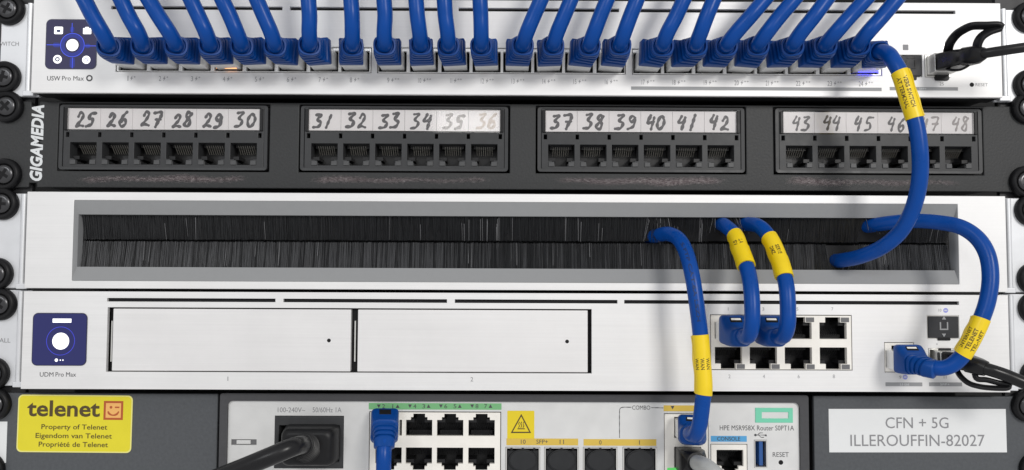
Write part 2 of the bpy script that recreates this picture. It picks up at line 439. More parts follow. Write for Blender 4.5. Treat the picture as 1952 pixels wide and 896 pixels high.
for nm, d, lps, rps in (
        ('silver switch on top', D_EAR, ((19, 19), (11, 148)), ((1959, 34), (1960, 163))),
        ('black numbered panel', -9, ((16, 204), (12, 333)), ((1956, 207), (1953, 347))),
        ('silver brush panel', D_EAR, ((7, 389), (-4, 522)), ((1963, 401), (1968, 531))),
        ('silver gateway with display', D_EAR, ((3, 580), (-11, 712)), ((1970, 587), (1974, 716))),
        ('grey bottom shelf', -9, ((-8, 770), (-20, 894)), ((1957, 773), (1972, 893)))):
    for side, pts in (('left', lps), ('right', rps)):
        for k, (x, y) in enumerate(pts):
            p = px(x, y, d); screw(p.x, p.z, -d, f"{'upper' if k == 0 else 'lower'} {side} black screw with cup washer on the {nm}", rnd.uniform(0, 1.5))

# ------------------------------------------------------------------ shared port pieces
def jack_mesh(w, h, sw, sh, down=True, depth=11, npin=8, pinw=0.3):
    """inside of a network port: an open box, a tongue and its row of pins (about the middle of the main opening)"""
    m = MB(); s = -1 if down else 1; hw, hh = w / 2 + .15, h / 2 + .15
    z0, z1 = (-hh - sh, hh) if down else (-hh, hh + sh)
    y0, y1 = 0.3, depth
    m.add([(-hw, y0, z0), (hw, y0, z0), (hw, y0, z1), (-hw, y0, z1), (-hw, y1, z0), (hw, y1, z0), (hw, y1, z1), (-hw, y1, z1)],
          [(4, 5, 6, 7), (0, 1, 5, 4), (1, 2, 6, 5), (2, 3, 7, 6), (3, 0, 4, 7)])
    # tongue on the pin side
    zt = hh * -s
    m.box(-hw + 1.2, hw - 1.2, 4.5, depth - .2, min(zt, zt + s * 1.8), max(zt, zt + s * 1.8))
    # stepped ledge on the latch side
    zl = s * (hh)
    m.box(-hw + .1, -sw / 2 + .3, 2.0, depth - .3, min(zl, zl - s * 1.6), max(zl, zl - s * 1.6)); m.box(sw / 2 - .3, hw - .1, 2.0, depth - .3, min(zl, zl - s * 1.6), max(zl, zl - s * 1.6))
    m.m = 1
    for k in range(npin):
        x = (k - (npin - 1) / 2) * 1.02
        a, c = (zt + s * 0.9), (zt + s * 4.6)
        m.add([(x - pinw / 2, 3.4, a), (x + pinw / 2, 3.4, a), (x + pinw / 2, 7.4, c), (x - pinw / 2, 7.4, c), (x - pinw / 2, 3.65, a), (x + pinw / 2, 3.65, a), (x + pinw / 2, 7.65, c), (x - pinw / 2, 7.65, c)],
              [(0, 1, 2, 3), (7, 6, 5, 4), (0, 4, 5, 1), (1, 5, 6, 2), (2, 6, 7, 3), (3, 7, 4, 0)])
    return m
def rect_hole(cx, cz, w, h): return (cx - w / 2, cx + w / 2, cz - h / 2, cz + h / 2)
def flat(mb, x0, y0, x1, y1, d, t=0.06, r=0.0):
    X0, X1, Z0, Z1 = rc(x0, y0, x1, y1, d)
    if r: mb.prism(mb.rrect(X0, X1, Z0, Z1, r), -d - t, -d + 0.2)
    else: mb.box(X0, X1, -d - t, -d + 0.2, Z0, Z1)
    return mb
def disc(mb, x, y, rpx, d, t=0.06, n=24):
    p = px(x, y, d); r = rpx * (355 - d) / F_PX
    mb.prism([(p.x + r * math.cos(2 * math.pi * k / n), p.z + r * math.sin(2 * math.pi * k / n)) for k in range(n)], -d - t, -d + .15); return mb
def annulus(mb, x, y, ro, ri, d, t=0.08, n=40):
    p = px(x, y, d); k = (355 - d) / F_PX
    c = lambda r: [(p.x + r * k * math.cos(2 * math.pi * i / n), p.z + r * k * math.sin(2 * math.pi * i / n)) for i in range(n)]
    mb.ring(c(ro), c(ri), -d - t, -d - t, -d + .1); return mb

def ears(root, z, m='ear'):
    for sx in (-1, 1):
        b = MB(); x0, x1 = sorted((sx * 222.6, sx * 241.3)); b.box(x0, x1, 8.6, 10.8, z - 21.9, z + 21.9)
        part('mounting_ear', b, m, root, bev=0.5)
        b = MB(); xr = sx * 226.6
        prof = [(xr + 1.7 * math.cos(a), 8.3 + -2.6 * math.sin(a)) for a in [math.pi * k / 8 for k in range(9)]]
        b.add([(x, y, z - 21.4) for x, y in prof] + [(x, y, z + 21.4) for x, y in prof], [(i, i + 1, i + 10, i + 9) for i in range(8)] + [tuple(range(9)), tuple(range(17, 8, -1))])
        part('ear_fold', b, m, root, smooth=50)
        # stamped corner tab at the foot of the ear
        b = MB(); xa, xb = sorted((sx * 223.4, sx * 228.6)); b.box(xa, xb, 5.6, 8.2, z - 22.1, z - 19.6); part('ear_tab', b, m, root, bev=0.4)
def chassis(root, z, d=150, m='chassis', front=1.95):
    b = MB(); b.box(-219, 219, front + 11.2, d, z - 21.2, z + 21.2); part('chassis', b, m, root)

# ------------------------------------------------------------------ 1: the switch
zc = US['switch']
sw = thing('network_switch', 'silver rack switch across the top with twenty four blue cables plugged in one row', 'network switch', (0, 0, zc - 21.9))
SWX = [252, 313, 374, 435, 496, 557, 617.5, 677, 748, 808, 868, 927.5, 986, 1045, 1104, 1164, 1234, 1293, 1352.5, 1412, 1470.5, 1529.5, 1589.5, 1649]
BANKS = [(221, 708), (719, 1193), (1205, 1681)]
bk = [rc(x0, 90.5 + i * 1.0, x1, 137 + i * 3.5) for i, (x0, x1) in enumerate(BANKS)]
zb0 = sum(h[2] for h in bk) / 3; zb1 = sum(h[3] for h in bk) / 3
bk = [(h[0], h[1], zb0, zb1) for h in bk]
slot_px = [(212, 538, 12.5), (553, 858, 17), (874, 1180, 20.5), (1196, 1821, 22)]
zs = px(950, 18.5).z
slots = [(px(a, y).x, px(c, y).x, zs - .72, zs + .72) for a, c, y in slot_px]
sfpz = rc(1700, 105, 1800, 147)[2:]
sfp1 = (px(1716, 126).x, px(1758, 126).x, *sfpz); sfp2 = (px(1763, 126).x, px(1811, 126).x, *sfpz)
b = MB(); b.plate(-221.2, 221.2, zc - 21.9, zc + 21.9, 0, 2.0, bk + slots + [sfp1, sfp2]); part('faceplate', b, 'silver', sw, bev=0.25, smooth=0)
b = MB(); b.plate(-221.1, 221.1, zc - 21.7, zc + 21.7, 2.0, 12, [(-219.5, 219.5, zc - 20.6, zc + 20.6)]); part('faceplate_rim', b, 'chassis', sw)
for h in slots:
    b = MB(); b.box(h[0], h[1], 1.6, 1.95, h[2], h[3]); part('vent_slot', b, 'chassis', sw)
chassis(sw, zc); ears(sw, zc)
pj = None
for i, h in enumerate(bk):
    xs = [px(x, 115).x for x in SWX[i * 8:i * 8 + 8]]; zm = (zb0 + zb1) / 2 - .1
    bank = MB(); bank.plate(h[0] + .35, h[1] - .35, h[2] + .3, h[3] - .3, 0.5, 3.0, [rect_hole(x, zm - .35, 12.8, 9.5) for x in xs])
    bo = part('port_bank', bank, 'plugm', sw, bev=0.2, smooth=0)
    for x in xs:
        if pj is None:
            pj = part('port', jack_mesh(12.8, 9.5, 7, 0, True), ['portin', 'portin'], bo, at=(x, 0.6, zm - .35)).data
        else: part('port', pj, None, bo, at=(x, 0.6, zm - .35))
# port lights below / above the plugs
for x, y, w, m in ((1655, 136.6, 36, 'ledb'), (432, 129.5, 38, 'ledo')):
    b = MB(); flat(b, x - w / 2, y - 1.2, x + w / 2, y + 1.2, 0.0, 0.6); part('port_light', b, m, sw)
for x, y, w, m in ((362, 75, 9, 'ledw'), (1663, 82, 18, 'ledb'), (237, 73, 9, 'ledw')):
    b = MB(); flat(b, x - w / 2, y + 14, x + w / 2, y + 17.5, 0.0, 0.35); part('port_light', b, m, sw)
# SFP cages
def cage(root, h, y0=0.4, depth=14, m='shield', wall=.5):
    b = MB(); b.plate(h[0] + .1, h[1] - .1, h[2] + .1, h[3] - .1, y0, depth, [(h[0] + wall + .1, h[1] - wall - .1, h[2] + wall + .1, h[3] - wall - .1)])
    return part('transceiver_cage', b, m, root)
cage(sw, sfp1, 0.8); cage(sw, sfp2, -0.3)
b = MB(); b.box(sfp1[0] + .4, sfp1[1] - .4, -0.5, 6, sfp1[2] + .4, sfp1[3] - .4); cap = part('dust_cap', b, 'capsq', sw, bev=0.3)
b = MB(); flat(b, 1727, 115, 1730, 131, 0.5, .25); flat(b, 1743, 115, 1746, 131, .5, .25); flat(b, 1730, 128, 1743, 131, .5, .25); flat(b, 1729, 109, 1744, 112, .5, .2); part('cap_grip', b, 'black', cap)
b = MB(); flat(b, 1733, 146, 1747, 153, 0, .3, .5); part('cage_latch', b, 'black', sw)
b = MB(); flat(b, 1781, 143, 1808, 154, 0, .8, .9); part('cage_latch', b, 'black', sw, bev=0.2)
b = MB(); disc(b, 1795, 88, 6, 0, .2); part('link_light', b, 'ledw', sw)
b = MB(); flat(b, 1721, 85, 1731.5, 95.5, 0); part('port_icon', b, 'printm', sw)
b = MB(); flat(b, 1203, 166, 1680.5, 172.5, 0); part('printed_bar', b, 'bar', sw)
b = MB(); flat(b, 1696, 166, 1826, 172.5, 0); part('printed_bar', b, 'bar', sw)
b = MB(); ptext(b, 'SFP+', 1752, 167.5, 1766, 171, 0.08); part('lettering', b, 'pwhite', sw)
b = MB(); disc(b, 1852.5, 161.5, 4.2, 0); part('reset_hole', b, 'chassis', sw)
b = MB(); ptext(b, 'RESET', 1859.5, 158.5, 1883, 164.5, 0); part('lettering', b, 'printl', sw)
b = MB(); ptext(b, '25', 1791, 157, 1799, 163, 0); part('lettering', b, 'printl', sw)
b = MB()
for i, x in enumerate(SWX):
    y = 144.5 + 0.0075 * (x - 250) ; n = str(i + 1); w = 4.2 * len(n) - 2.6 * n.count('1')
    x0 = x - 8 - w / 2
    ptext(b, n, x0, y, x0 + w, y + 9.5, 0)
    p = px(x0 + w + 6, y + 4.5); k = 355 / F_PX
    bolt = [(1.6, 5), (-2.6, -.8), (-.2, -.8), (-1.6, -5), (2.6, .8), (.2, .8)]
    b.prism([(p.x + u * k, p.z + v * k) for u, v in bolt], -.06, .1)
    if i >= 8: ptext(b, '++', x0 + w + 10, y + .5, x0 + w + 19, y + 4, 0)
    else: ptext(b, '+', x0 + w + 10, y + .5, x0 + w + 14, y + 4, 0)
part('port_numbers', b, 'printl', sw)
b = MB(); ptext(b, 'USW', 90, 145, 115, 153.6, 0, bold=0.006); ptext(b, 'Pro Max', 118.5, 145, 160, 153.6, 0); annulus(b, 170.5, 149, 6.2, 3.6, 0)
part('lettering', b, 'print_', sw)
b = MB(); disc(b, 170.5, 149, 3.2, 0); part('emblem', b, 'silver', sw)
b = MB(); ptext(b, 'SWITCH', -5, 79.5, 36, 87.5, D_EAR); part('lettering', b, 'printm', sw)
# touch display
b = MB(); X = rc(87.5, 37, 185, 132); b.prism(b.rrect(*X, 2.4, 8), -.25, .1); dp = part('display', b, 'scrbez', sw)
b = MB(); X = rc(89, 38.5, 183.5, 130.5); b.prism(b.rrect(*X, 2.1, 8), -.3, 0); part('screen', b, 'scr1', dp)
b = MB(); annulus(b, 138, 86, 23.3, 22.2, .3, .05); part('screen_ring', b, 'scrl', dp)
b = MB(); annulus(b, 138, 86, 21.6, 15, .3, .02); part('screen_ring', b, 'scrg', dp)
for (x0, y0, x1, y1) in ((137.0, 44, 138.0, 62), (137.5, 110, 138.5, 130), (89, 85.0, 114, 86), (162, 87, 183, 88.0)):
    b = MB(); flat(b, x0, y0, x1, y1, .3, .05); part('screen_line', b, 'scrl', dp)
for (x0, y0, x1, y1) in ((133.5, 51, 141.5, 62), (133, 110, 142.5, 129), (101, 81.5, 114.5, 90), (162, 83.5, 172, 91.5)):
    b = MB(); flat(b, x0, y0, x1, y1, .3, .02, .8); part('screen_glow', b, 'scrg', dp)
b = MB(); disc(b, 138, 86, 11.5, .3, .08); part('screen_dot', b, 'scrw', dp)
b = MB(); flat(b, 103.5, 51, 120, 65, .3, .05, .5); part('screen_icon', b, 'scrw', dp)
b = MB(); flat(b, 108, 56.5, 115.5, 61.5, .34, .06, .5); part('screen_icon_mark', b, 'scrd', dp)
b = MB(); flat(b, 158.5, 53.5, 174, 65, .3, .05, .3); flat(b, 163, 51.5, 169, 54.5, .3, .04); part('screen_icon', b, 'scrw', dp)
b = MB(); disc(b, 109.5, 113, 8.2, .3, .05); part('screen_icon', b, 'scrw', dp)
b = MB(); annulus(b, 109.5, 113, 4.6, 2.2, .34, .06); part('screen_icon_mark', b, 'scrd', dp)
b = MB(); disc(b, 164.5, 114, 7.8, .3, .05); part('screen_icon', b, 'scrw', dp)
b = MB(); annulus(b, 164.5, 114, 3.6, 2.4, .34, .06); part('screen_icon_mark', b, 'scrl2', dp)

# ------------------------------------------------------------------ 2: the patch panel
zc = US['panel']; DP = -9.0
pp = thing('patch_bay', 'black patch panel with four port blocks and handwritten numbers 25 to 48', 'patch panel', (0, 9, zc - 22))
MODX = [px(x, 264, DP) for x in (312, 771, 1222, 1674.6)]; zmod = px(975, 265.5, DP).z
mods = [(p.x - 49.0, p.x + 49.0, zmod - 15.8, zmod + 15.8) for p in MODX]
b = MB(); b.plate(-241.3, 241.3, zc - 19.7, zc + 20.5, 9.0, 10.8, mods + [(-226.2, -222.5, zc - 19.8, zc - 17.6), (-226.2, -222.5, zc + 18.4, zc + 20.6)])
part('faceplate', b, 'pcoat', pp, bev=0.5, smooth=0)
b = MB(); b.box(-219, 219, 10.8, 40, zc + 18.8, zc + 20.2); part('top_flange', b, 'chassis', pp)
b = MB(); b.box(-219, 219, 10.8, 40, zc - 19.4, zc - 18.1); part('bottom_flange', b, 'chassis', pp)
b = MB(); b.box(-219, 219, 30, 60, zc - 18, zc + 18.6); part('rear_board', b, 'chassis', pp)
PIT = 14.85
def module_mesh():
    m = MB(); holes = []
    for k in range(6):
        x = (k - 2.5) * PIT
        holes += [(x - 6.1, x + 6.1, -9.9, -2.4), (x - 4.3, x + 4.3, -11.3, -9.9), (x - 2.9, x + 2.9, -12.6, -11.3)]
    for k in range(7):
        x = (k - 3) * PIT; holes.append((x - .75, x + .75, .1, 2.3))
    holes.append((-44.7, 44.7, 3.3, 14.0))
    m.plate(-46.4, 46.4, -14.2, 14.6, -0.1, 6.5, holes); return m
ringm = MB(); ringm.ring(ringm.rrect(-48.2, 48.2, -15.1, 15.1, 1.4), ringm.rrect(-46.6, 46.6, -14.0, 14.4, .8), -0.4, -0.3, 6)
MODM = JM = CM = None
DIG = {
 '0': [[(.75, .92), (.45, .98), (.12, .6), (.12, .25), (.4, .02), (.75, .2), (.9, .65), (.62, .95)]],
 '1': [[(.75, 1), (.3, 0)]],
 '2': [[(.2, .72), (.45, 1), (.75, .85), (.62, .5), (.1, .03), (.45, .12), (.95, .06)]],
 '3': [[(.2, .95), (.8, .98), (.42, .58), (.85, .42), (.65, .08), (.05, .02)]],
 '4': [[(.4, 1), (.1, .5), (.78, .56)], [(.82, .88), (.6, 0)]],
 '5': [[(1, .97), (.42, .94), (.28, .56), (.65, .56), (.7, .18), (.1, .02)]],
 '6': [[(.8, 1), (.3, .65), (.1, .22), (.4, 0), (.8, .2), (.62, .5), (.2, .3)]],
 '7': [[(.1, .95), (.95, .98), (.5, 0)], [(.35, .5), (.95, .52)]],
 '8': [[(.8, .85), (.45, 1), (.25, .75), (.75, .4), (.6, .02), (.15, .15), (.45, .5), (.85, .88)]],
 '9': [[(.85, .85), (.5, 1), (.2, .75), (.5, .52), (.85, .8), (.75, .2), (.15, .02)]]}
def ribbon(mb, pts, w, y):
    P = spline([Vector((p[0], 0, p[1])) for p in pts], 0.25); n = len(P); L = []; R = []
    for i in range(n):
        t = (P[min(i + 1, n - 1)] - P[max(i - 1, 0)]).normalized(); q = Vector((-t.z, 0, t.x)); ww = w / 2 * (1 + .22 * math.sin(i * .55 + pts[0][0] * 9))
        yy = Vector((0, y - 0.0006 * i, 0)); L.append(P[i] + q * ww + yy); R.append(P[i] - q * ww + yy)
    for e, sgn in ((0, -1), (n - 1, 1)):
        t = (P[min(e + 1, n - 1)] - P[max(e - 1, 0)]).normalized(); q = Vector((-t.z, 0, t.x)); base = P[e] + Vector((0, y - 0.0006 * e, 0))
        arc = [base + (q * math.cos(a) + t * sgn * math.sin(a)) * w / 2 for a in [math.pi * k / 6 for k in range(7)]]
        mb.add(arc, [tuple(range(7))])
    mb.add(L + R, [(i, i + 1, n + i + 1, n + i) for i in range(n - 1)])
def number(s, w, h, lw, y):
    m = MB(); n = len(s)
    for i, c in enumerate(s):
        cw = w * (.40 if c != '1' else .3)
        x0 = -w / 2 + i * w * .54 + rnd.uniform(-.3, .3); zz = -h / 2 + rnd.uniform(-.35, .35) - i * .25; hh = h * rnd.uniform(.92, 1.05)
        for st in DIG[c]:
            ribbon(m, [(x0 + u * cw + v * .9 + rnd.uniform(-.12, .12), zz + v * hh + rnd.uniform(-.12, .12)) for u, v in st], lw * rnd.uniform(.85, 1.1), y - .01 * i)
    return m
DX = [[0.3, 0.5, 1.2, 1.0, .2, .2], [-.6, -.3, .3, .1, .5, 1.2], [-.2, .2, .2, -.6, -.6, -.6], [1, .6, .6, .9, 1.6, 1.3]]
for mi, p in enumerate(MODX):
    at = Vector((p.x, 9.0, zmod))
    if MODM is None:
        mo = part('port_block', module_mesh(), 'modp', pp, at=at, bev=0.2, smooth=0); MODM = mo.data
    else:
        mo = part('port_block', MODM, None, pp, at=at, bev=0.2)
    part('block_frame', ringm if mi == 0 else RM, 'modp', mo, at=at)
    if mi == 0: RM = mo.children[-1].data
    for k in range(6):
        x = (k - 2.5) * PIT
        q = at + Vector((x, 0, -6.15))
        if JM is None: JM = part('jack', jack_mesh(12.2, 7.5, 6, 2.8, True, depth=10, pinw=.3), ['jackp', 'pins'], mo, at=q).data
        else: part('jack', JM, None, mo, at=q)
        q = at + Vector((x, 0.35, 8.65))
        if CM is None:
            c = MB(); c.box(-7.36, 7.36, 0, .3, -4.9, 4.9); CM = part('label_card', c, 'card', mo, at=q).data
        else: part('label_card', CM, None, mo, at=q)
        s = str(25 + mi * 6 + k)
        ink = 'ink_worn_glare' if s == '36' else 'ink_glare' if s in ('35', '48', '47') else ('inkl' if s == '26x' else 'ink')  # numbers under the cover glare get the paler inks
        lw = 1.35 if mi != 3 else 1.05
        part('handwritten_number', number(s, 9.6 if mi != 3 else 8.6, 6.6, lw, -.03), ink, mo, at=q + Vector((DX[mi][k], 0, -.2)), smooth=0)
        # little feet either side of the latch notch
        for sgn in (-1, 1):
            if mi == 0 and k == 0 and sgn == -1:
                f = MB(); f.box(-1.35, 1.35, -.6, 1.5, -1.1, 1.1); FM = part('latch_foot', f, 'footp', mo, at=at + Vector((x + sgn * 4.6, 0, -11.6)), bev=.25).data
            else: part('latch_foot', FM, None, mo, at=at + Vector((x + sgn * 4.6, 0, -11.6)), bev=.25)
    c = MB(); c.box(-44.4, 44.4, -.5, -.15, 3.0, 13.9); cv = part('label_cover', c, 'clear', mo, at=at, smooth=0)
    for sgn in (-1, 1):
        c = MB(); c.box(sgn * 45.3 - .7, sgn * 45.3 + .7, -.9, 0, 3.2, 13.6); part('cover_clip', c, 'black', mo, at=at, bev=.2)
    # torn glue left by old labels under the block
    x0, x1 = -46 + rnd.uniform(0, 5), 46 - rnd.uniform(0, 6)
    N, K = 60, 7; vs = []; w = []
    for i in range(N + 1):
        for j in range(K + 1):
            vs.append((p.x + x0 + (x1 - x0) * i / N, 8.93, zmod - 16.9 - 4.8 * j / K - .3 * math.sin(i * .3 + mi)))
            e = min(1, min(i, N - i) / 6) * min(1, min(j, K - j) / 3); w.append(e)
    r = MB(); r.add(vs, [(i * (K + 1) + j, (i + 1) * (K + 1) + j, (i + 1) * (K + 1) + j + 1, i * (K + 1) + j + 1) for i in range(N) for j in range(K)])
    o = part('glue_residue', r, 'residue', pp, smooth=0)
    a = o.data.attributes.new('cover', 'FLOAT', 'POINT'); a.data.foreach_set('value', w)
b = MB(); X0, X1, Z0, Z1 = rc(58.5, 200, 82.5, 345, DP); text(b, 'GIGAMEDIA', X0, X1, Z0, Z1, 8.93, bold=.042, shear=.22, rot=90, spacing=1.06)
part('lettering', b, 'pwhite', pp, smooth=0)

# ------------------------------------------------------------------ 3: the brush panel
zc = US['brush']
bp = thing('brush_panel', 'silver brush panel with a long black bristle slot that four blue cables pass through', 'brush panel', (0, 0, zc - 21.9))
o = [px(139, 460).x, px(1827, 463).x, px(975, 538.5).z, px(975, 385.5).z]
i_ = [px(150, 460, -2.5).x, px(1817, 463, -2.5).x, px(975, 512, -2.5).z, px(975, 412.5, -2.5).z]
b = MB(); b.plate(-221.2, 221.2, -21.55, 21.9, 0, 2.0, [tuple(o)]); part('faceplate', b, 'silver', bp, bev=0.25, smooth=0)
b = MB(); b.plate(-221.1, 221.1, -21.4, 21.7, 2.0, 12, [(-219.5, 219.5, -20.6, 20.6)]); part('faceplate_rim', b, 'chassis', bp)
b = MB(); b.ring(b.rrect(o[0] + .05, o[1] - .05, o[2] + .05, o[3] - .05, .7, 4), b.rrect(*i_, .05, 4), -0.05, 1.8, 6); part('slot_bezel', b, 'bezel', bp, smooth=30)
ears(bp, 0)
b = MB(); b.box(i_[0] - 3, i_[1] + 3, 14, 16, -15, 15); part('back_shield', b, 'chassis', bp)
zg = px(975, 461.5, -7).z
ENTRY = {1: [(px(x_, y_, -4).x + 1, px(x_, y_, -4).z) for x_, y_ in ((1255, 449), (1380, 431), (1424, 428), (1668, 430))], -1: [(px(1607, 496, -4).x + 1, px(1607, 496, -4).z)]}
CLUMP = {1: [(px(x_, 440).x, w_) for x_, w_ in ((887, 1.6), (914, 1.2), (927, .8), (948, 1.4), (1080, .5), (1110, 1.0), (1240, 2.6), (1285, 1.8), (1340, .8))], -1: [(px(x_, 485).x, w_) for x_, w_ in ((893, .7), (1230, 1.2), (1700, 2.5))]}
def bristles(z_root, z_tip, sgn, seed):
    g = random.Random(seed); m = MB(); m2 = MB(); m3 = MB(); x = i_[0]
    ph = [g.uniform(0, 6.3) for _ in range(6)]
    while x < i_[1]:
        x += g.uniform(.07, .17)
        u = x * .05
        wob = .5 * math.sin(u * 3 + ph[0]) + .35 * math.sin(u * 11 + ph[1]) + .25 * math.sin(u * 29 + ph[2])
        yr = 4.3 + g.uniform(-.4, .6); yt = 6.6 + wob * .7 + g.uniform(-.6, .6)
        if sgn > 0: yt += .6
        tx = x + g.uniform(-.16, .16) + .10 * math.sin(u * 17 + ph[3]); w = g.uniform(.055, .105)
        zt = z_tip + sgn * g.uniform(-.15, .45)
        worn = g.random() < .006 + sum(.22 * math.exp(-((x - c_) / w_) ** 2) for c_, w_ in CLUMP[sgn])
        zr = z_root
        for ex, ez in ENTRY[sgn]:
            d_ = x - ex
            if abs(d_) < 9:
                push = (1 - abs(d_) / 9); tx += math.copysign(5.2 * push ** 1.3, d_) * (1 if abs(d_) > .4 else 0); yt += 4.5 * push
                if abs(d_) < 4.2 and g.random() < .85: zt = z_root + (z_tip - z_root) * g.uniform(.1, .4)
        pxx = PW / 2 + (x + 4.2) * 4.2
        pd = 0 if sgn > 0 else (.72 if pxx < 830 else .72 - .5 * (pxx - 830) / 60 if pxx < 890 else .2 if pxx < 1240 else .6 if pxx < 1570 else .08 if pxx < 1660 else .75)  # share of lower fibres coloured paler for reflected light, by stretch
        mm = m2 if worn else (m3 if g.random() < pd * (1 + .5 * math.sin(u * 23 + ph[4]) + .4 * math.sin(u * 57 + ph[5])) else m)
        if worn: yr -= .3; yt -= .7; w *= .8; zr = z_root + (z_tip - z_root) * g.uniform(0, .5)
        mm.add([(x - w, yr, zr), (x, yr - w, zr), (x + w, yr, zr), (tx - w * .6, yt, zt), (tx, yt - w * .6, zt), (tx + w * .6, yt, zt)], [(0, 1, 4, 3), (1, 2, 5, 4), (3, 4, 5)])
    for ex, ez in ENTRY[sgn]:                       # a few hairs that lie over the cable where it goes in
        for k in range(95):
            x = ex - 1.2 + min(5.5, g.expovariate(.55)) * (1 if g.random() < .8 else -1); tx = x + g.uniform(-.9, .9); zt = ez - sgn * g.uniform(1.0, 4.6); w = .085; yo = .6 - 1.45 * max(0, x - ex); mm = m2 if g.random() < .05 else m
            mm.add([(x - w, 4.0, z_root), (x, 4.0 - w, z_root), (x + w, 4.0, z_root), (tx - w * .6, yo, zt), (tx, yo - w, zt), (tx + w * .6, yo, zt)], [(0, 1, 4, 3), (1, 2, 5, 4), (3, 4, 5)])
    return m, m2, m3
for zr, sgn, sd in ((i_[3] + .6, 1, 3), (i_[2] - .6, -1, 5)):
    tip = zg + sgn * .35
    b = MB(); z0, z1 = sorted((zr, tip + sgn * .5)); b.add([(i_[0], 5.2, zr), (i_[1], 5.2, zr), (i_[1], 7.6, tip + sgn * .5), (i_[0], 7.6, tip + sgn * .5), (i_[0], 10, zr), (i_[1], 10, zr), (i_[1], 10, tip + sgn * .5), (i_[0], 10, tip + sgn * .5)],
          [(0, 1, 2, 3), (4, 5, 6, 7), (0, 1, 5, 4), (2, 3, 7, 6), (1, 2, 6, 5), (3, 0, 4, 7)])
    st = part('brush_strip', b, 'chassis', bp)
    m, m2, m3 = bristles(zr, tip, sgn, sd)
    if m3.f: part('painted_sheen_bristles', m3, 'bris_sheen', st, kind='stuff', smooth=0)
    part('bristles', m, 'bris', st, kind='stuff', smooth=0)
    part('worn_bristles', m2, 'brisl', st, kind='stuff', smooth=0)

# ------------------------------------------------------------------ 4: the gateway
zc = US['gateway']
gw = thing('network_gateway', 'silver gateway with two wide drive bays and a blue touch display, below the brush panel', 'network gateway', (0, 0, zc - 21.9))
zs = px(975, 574.5).z
slots = [(px(a, 574).x, px(c, 574).x, zs - .8, zs + .8) for a, c in ((204, 525), (540, 852), (867, 1177), (1190, 1828))]
bay = rc(203.5, 587.5, 1128, 710.5)
blk = rc(1354, 600, 1624.5, 706)
GS1 = rc(1767, 601, 1828.5, 646); GS2 = rc(1770, 664, 1828, 702); WAN = rc(1686, 652.5, 1743, 710)
b = MB(); b.plate(-221.2, 221.2, zc - 21.9, zc + 21.55, 0, 2.0, slots + [bay, blk, GS1, GS2, WAN]); part('faceplate', b, 'silver', gw, bev=0.25, smooth=0)
b = MB(); b.plate(-221.1, 221.1, zc - 21.7, zc + 21.4, 2.0, 12, [(-219.5, 219.5, zc - 20.6, zc + 20.6)]); part('faceplate_rim', b, 'chassis', gw)
for h in slots:
    b = MB(); b.box(h[0], h[1], 1.6, 1.95, h[2], h[3]); part('vent_slot', b, 'chassis', gw)
chassis(gw, zc); ears(gw, zc)
for x0, x1, hx, hy in ((214, 668.5, 627, 649), (681.5, 1120.5, 1081, 651)):
    X = rc(x0, 590, x1, 709)
    X = (X[0], X[1], bay[2] + .45, bay[3] - .6)
    b = MB(); b.box(X[0], X[1], .15, 3, X[2], X[3]); tr = part('drive_tray', b, 'tray', gw, bev=0.3)
    b = MB(); disc(b, hx, hy, 3.6, -.15, .05, 16); part('release_hole', b, 'chassis', tr)
b = MB(); b.box(bay[0], bay[1], 3.2, 5, bay[2], bay[3]); part('bay_back', b, 'chassis', gw)
for xa in (209.5, 675.5):
    X = rc(xa - 1, 612, xa + 1.2, 690); b = MB(); b.box(X[0], X[1], 1.4, 3.1, X[2], X[3]); part('bay_guide', b, 'shield', gw)
b = MB(); ptext(b, '1', 433, 718, 436, 726, 0); ptext(b, '2', 897, 719, 902, 727, 0); part('lettering', b, 'printm', gw)
# touch display
b = MB(); X = rc(62, 596.5, 166, 697); b.prism(b.rrect(*X, 2.4, 8), -.25, .1); dp = part('display', b, 'scrbez', gw)
b = MB(); X = rc(63.5, 598, 164.5, 695.5); b.prism(b.rrect(*X, 2.1, 8), -.3, 0); part('screen', b, 'scr2', dp)
b = MB(); annulus(b, 115.5, 650, 27.0, 26.0, .3, .05); part('screen_ring', b, 'scrl2', dp)
b = MB(); disc(b, 115.8, 650.3, 15.8, .3, .08, 32); part('screen_dot', b, 'scrw', dp)
b = MB(); flat(b, 100.5, 607.5, 136, 615, .3, .05); part('screen_bar', b, 'scrw', dp)
for x, r in ((107.5, 3), (115, 1.2), (120, 1.2)):
    b = MB(); disc(b, x, 686.5, r, .3, .06, 12); part('page_dot', b, 'scrw', dp)
b = MB(); ptext(b, 'UDM', 76, 709.5, 102, 718, 0); ptext(b, 'Pro Max', 106, 709.5, 145, 718, 0); part('lettering', b, 'print_', gw)
b = MB(); ptext(b, 'FIREWALL', -37, 644.5, 20, 653, D_EAR); part('lettering', b, 'printm', gw)
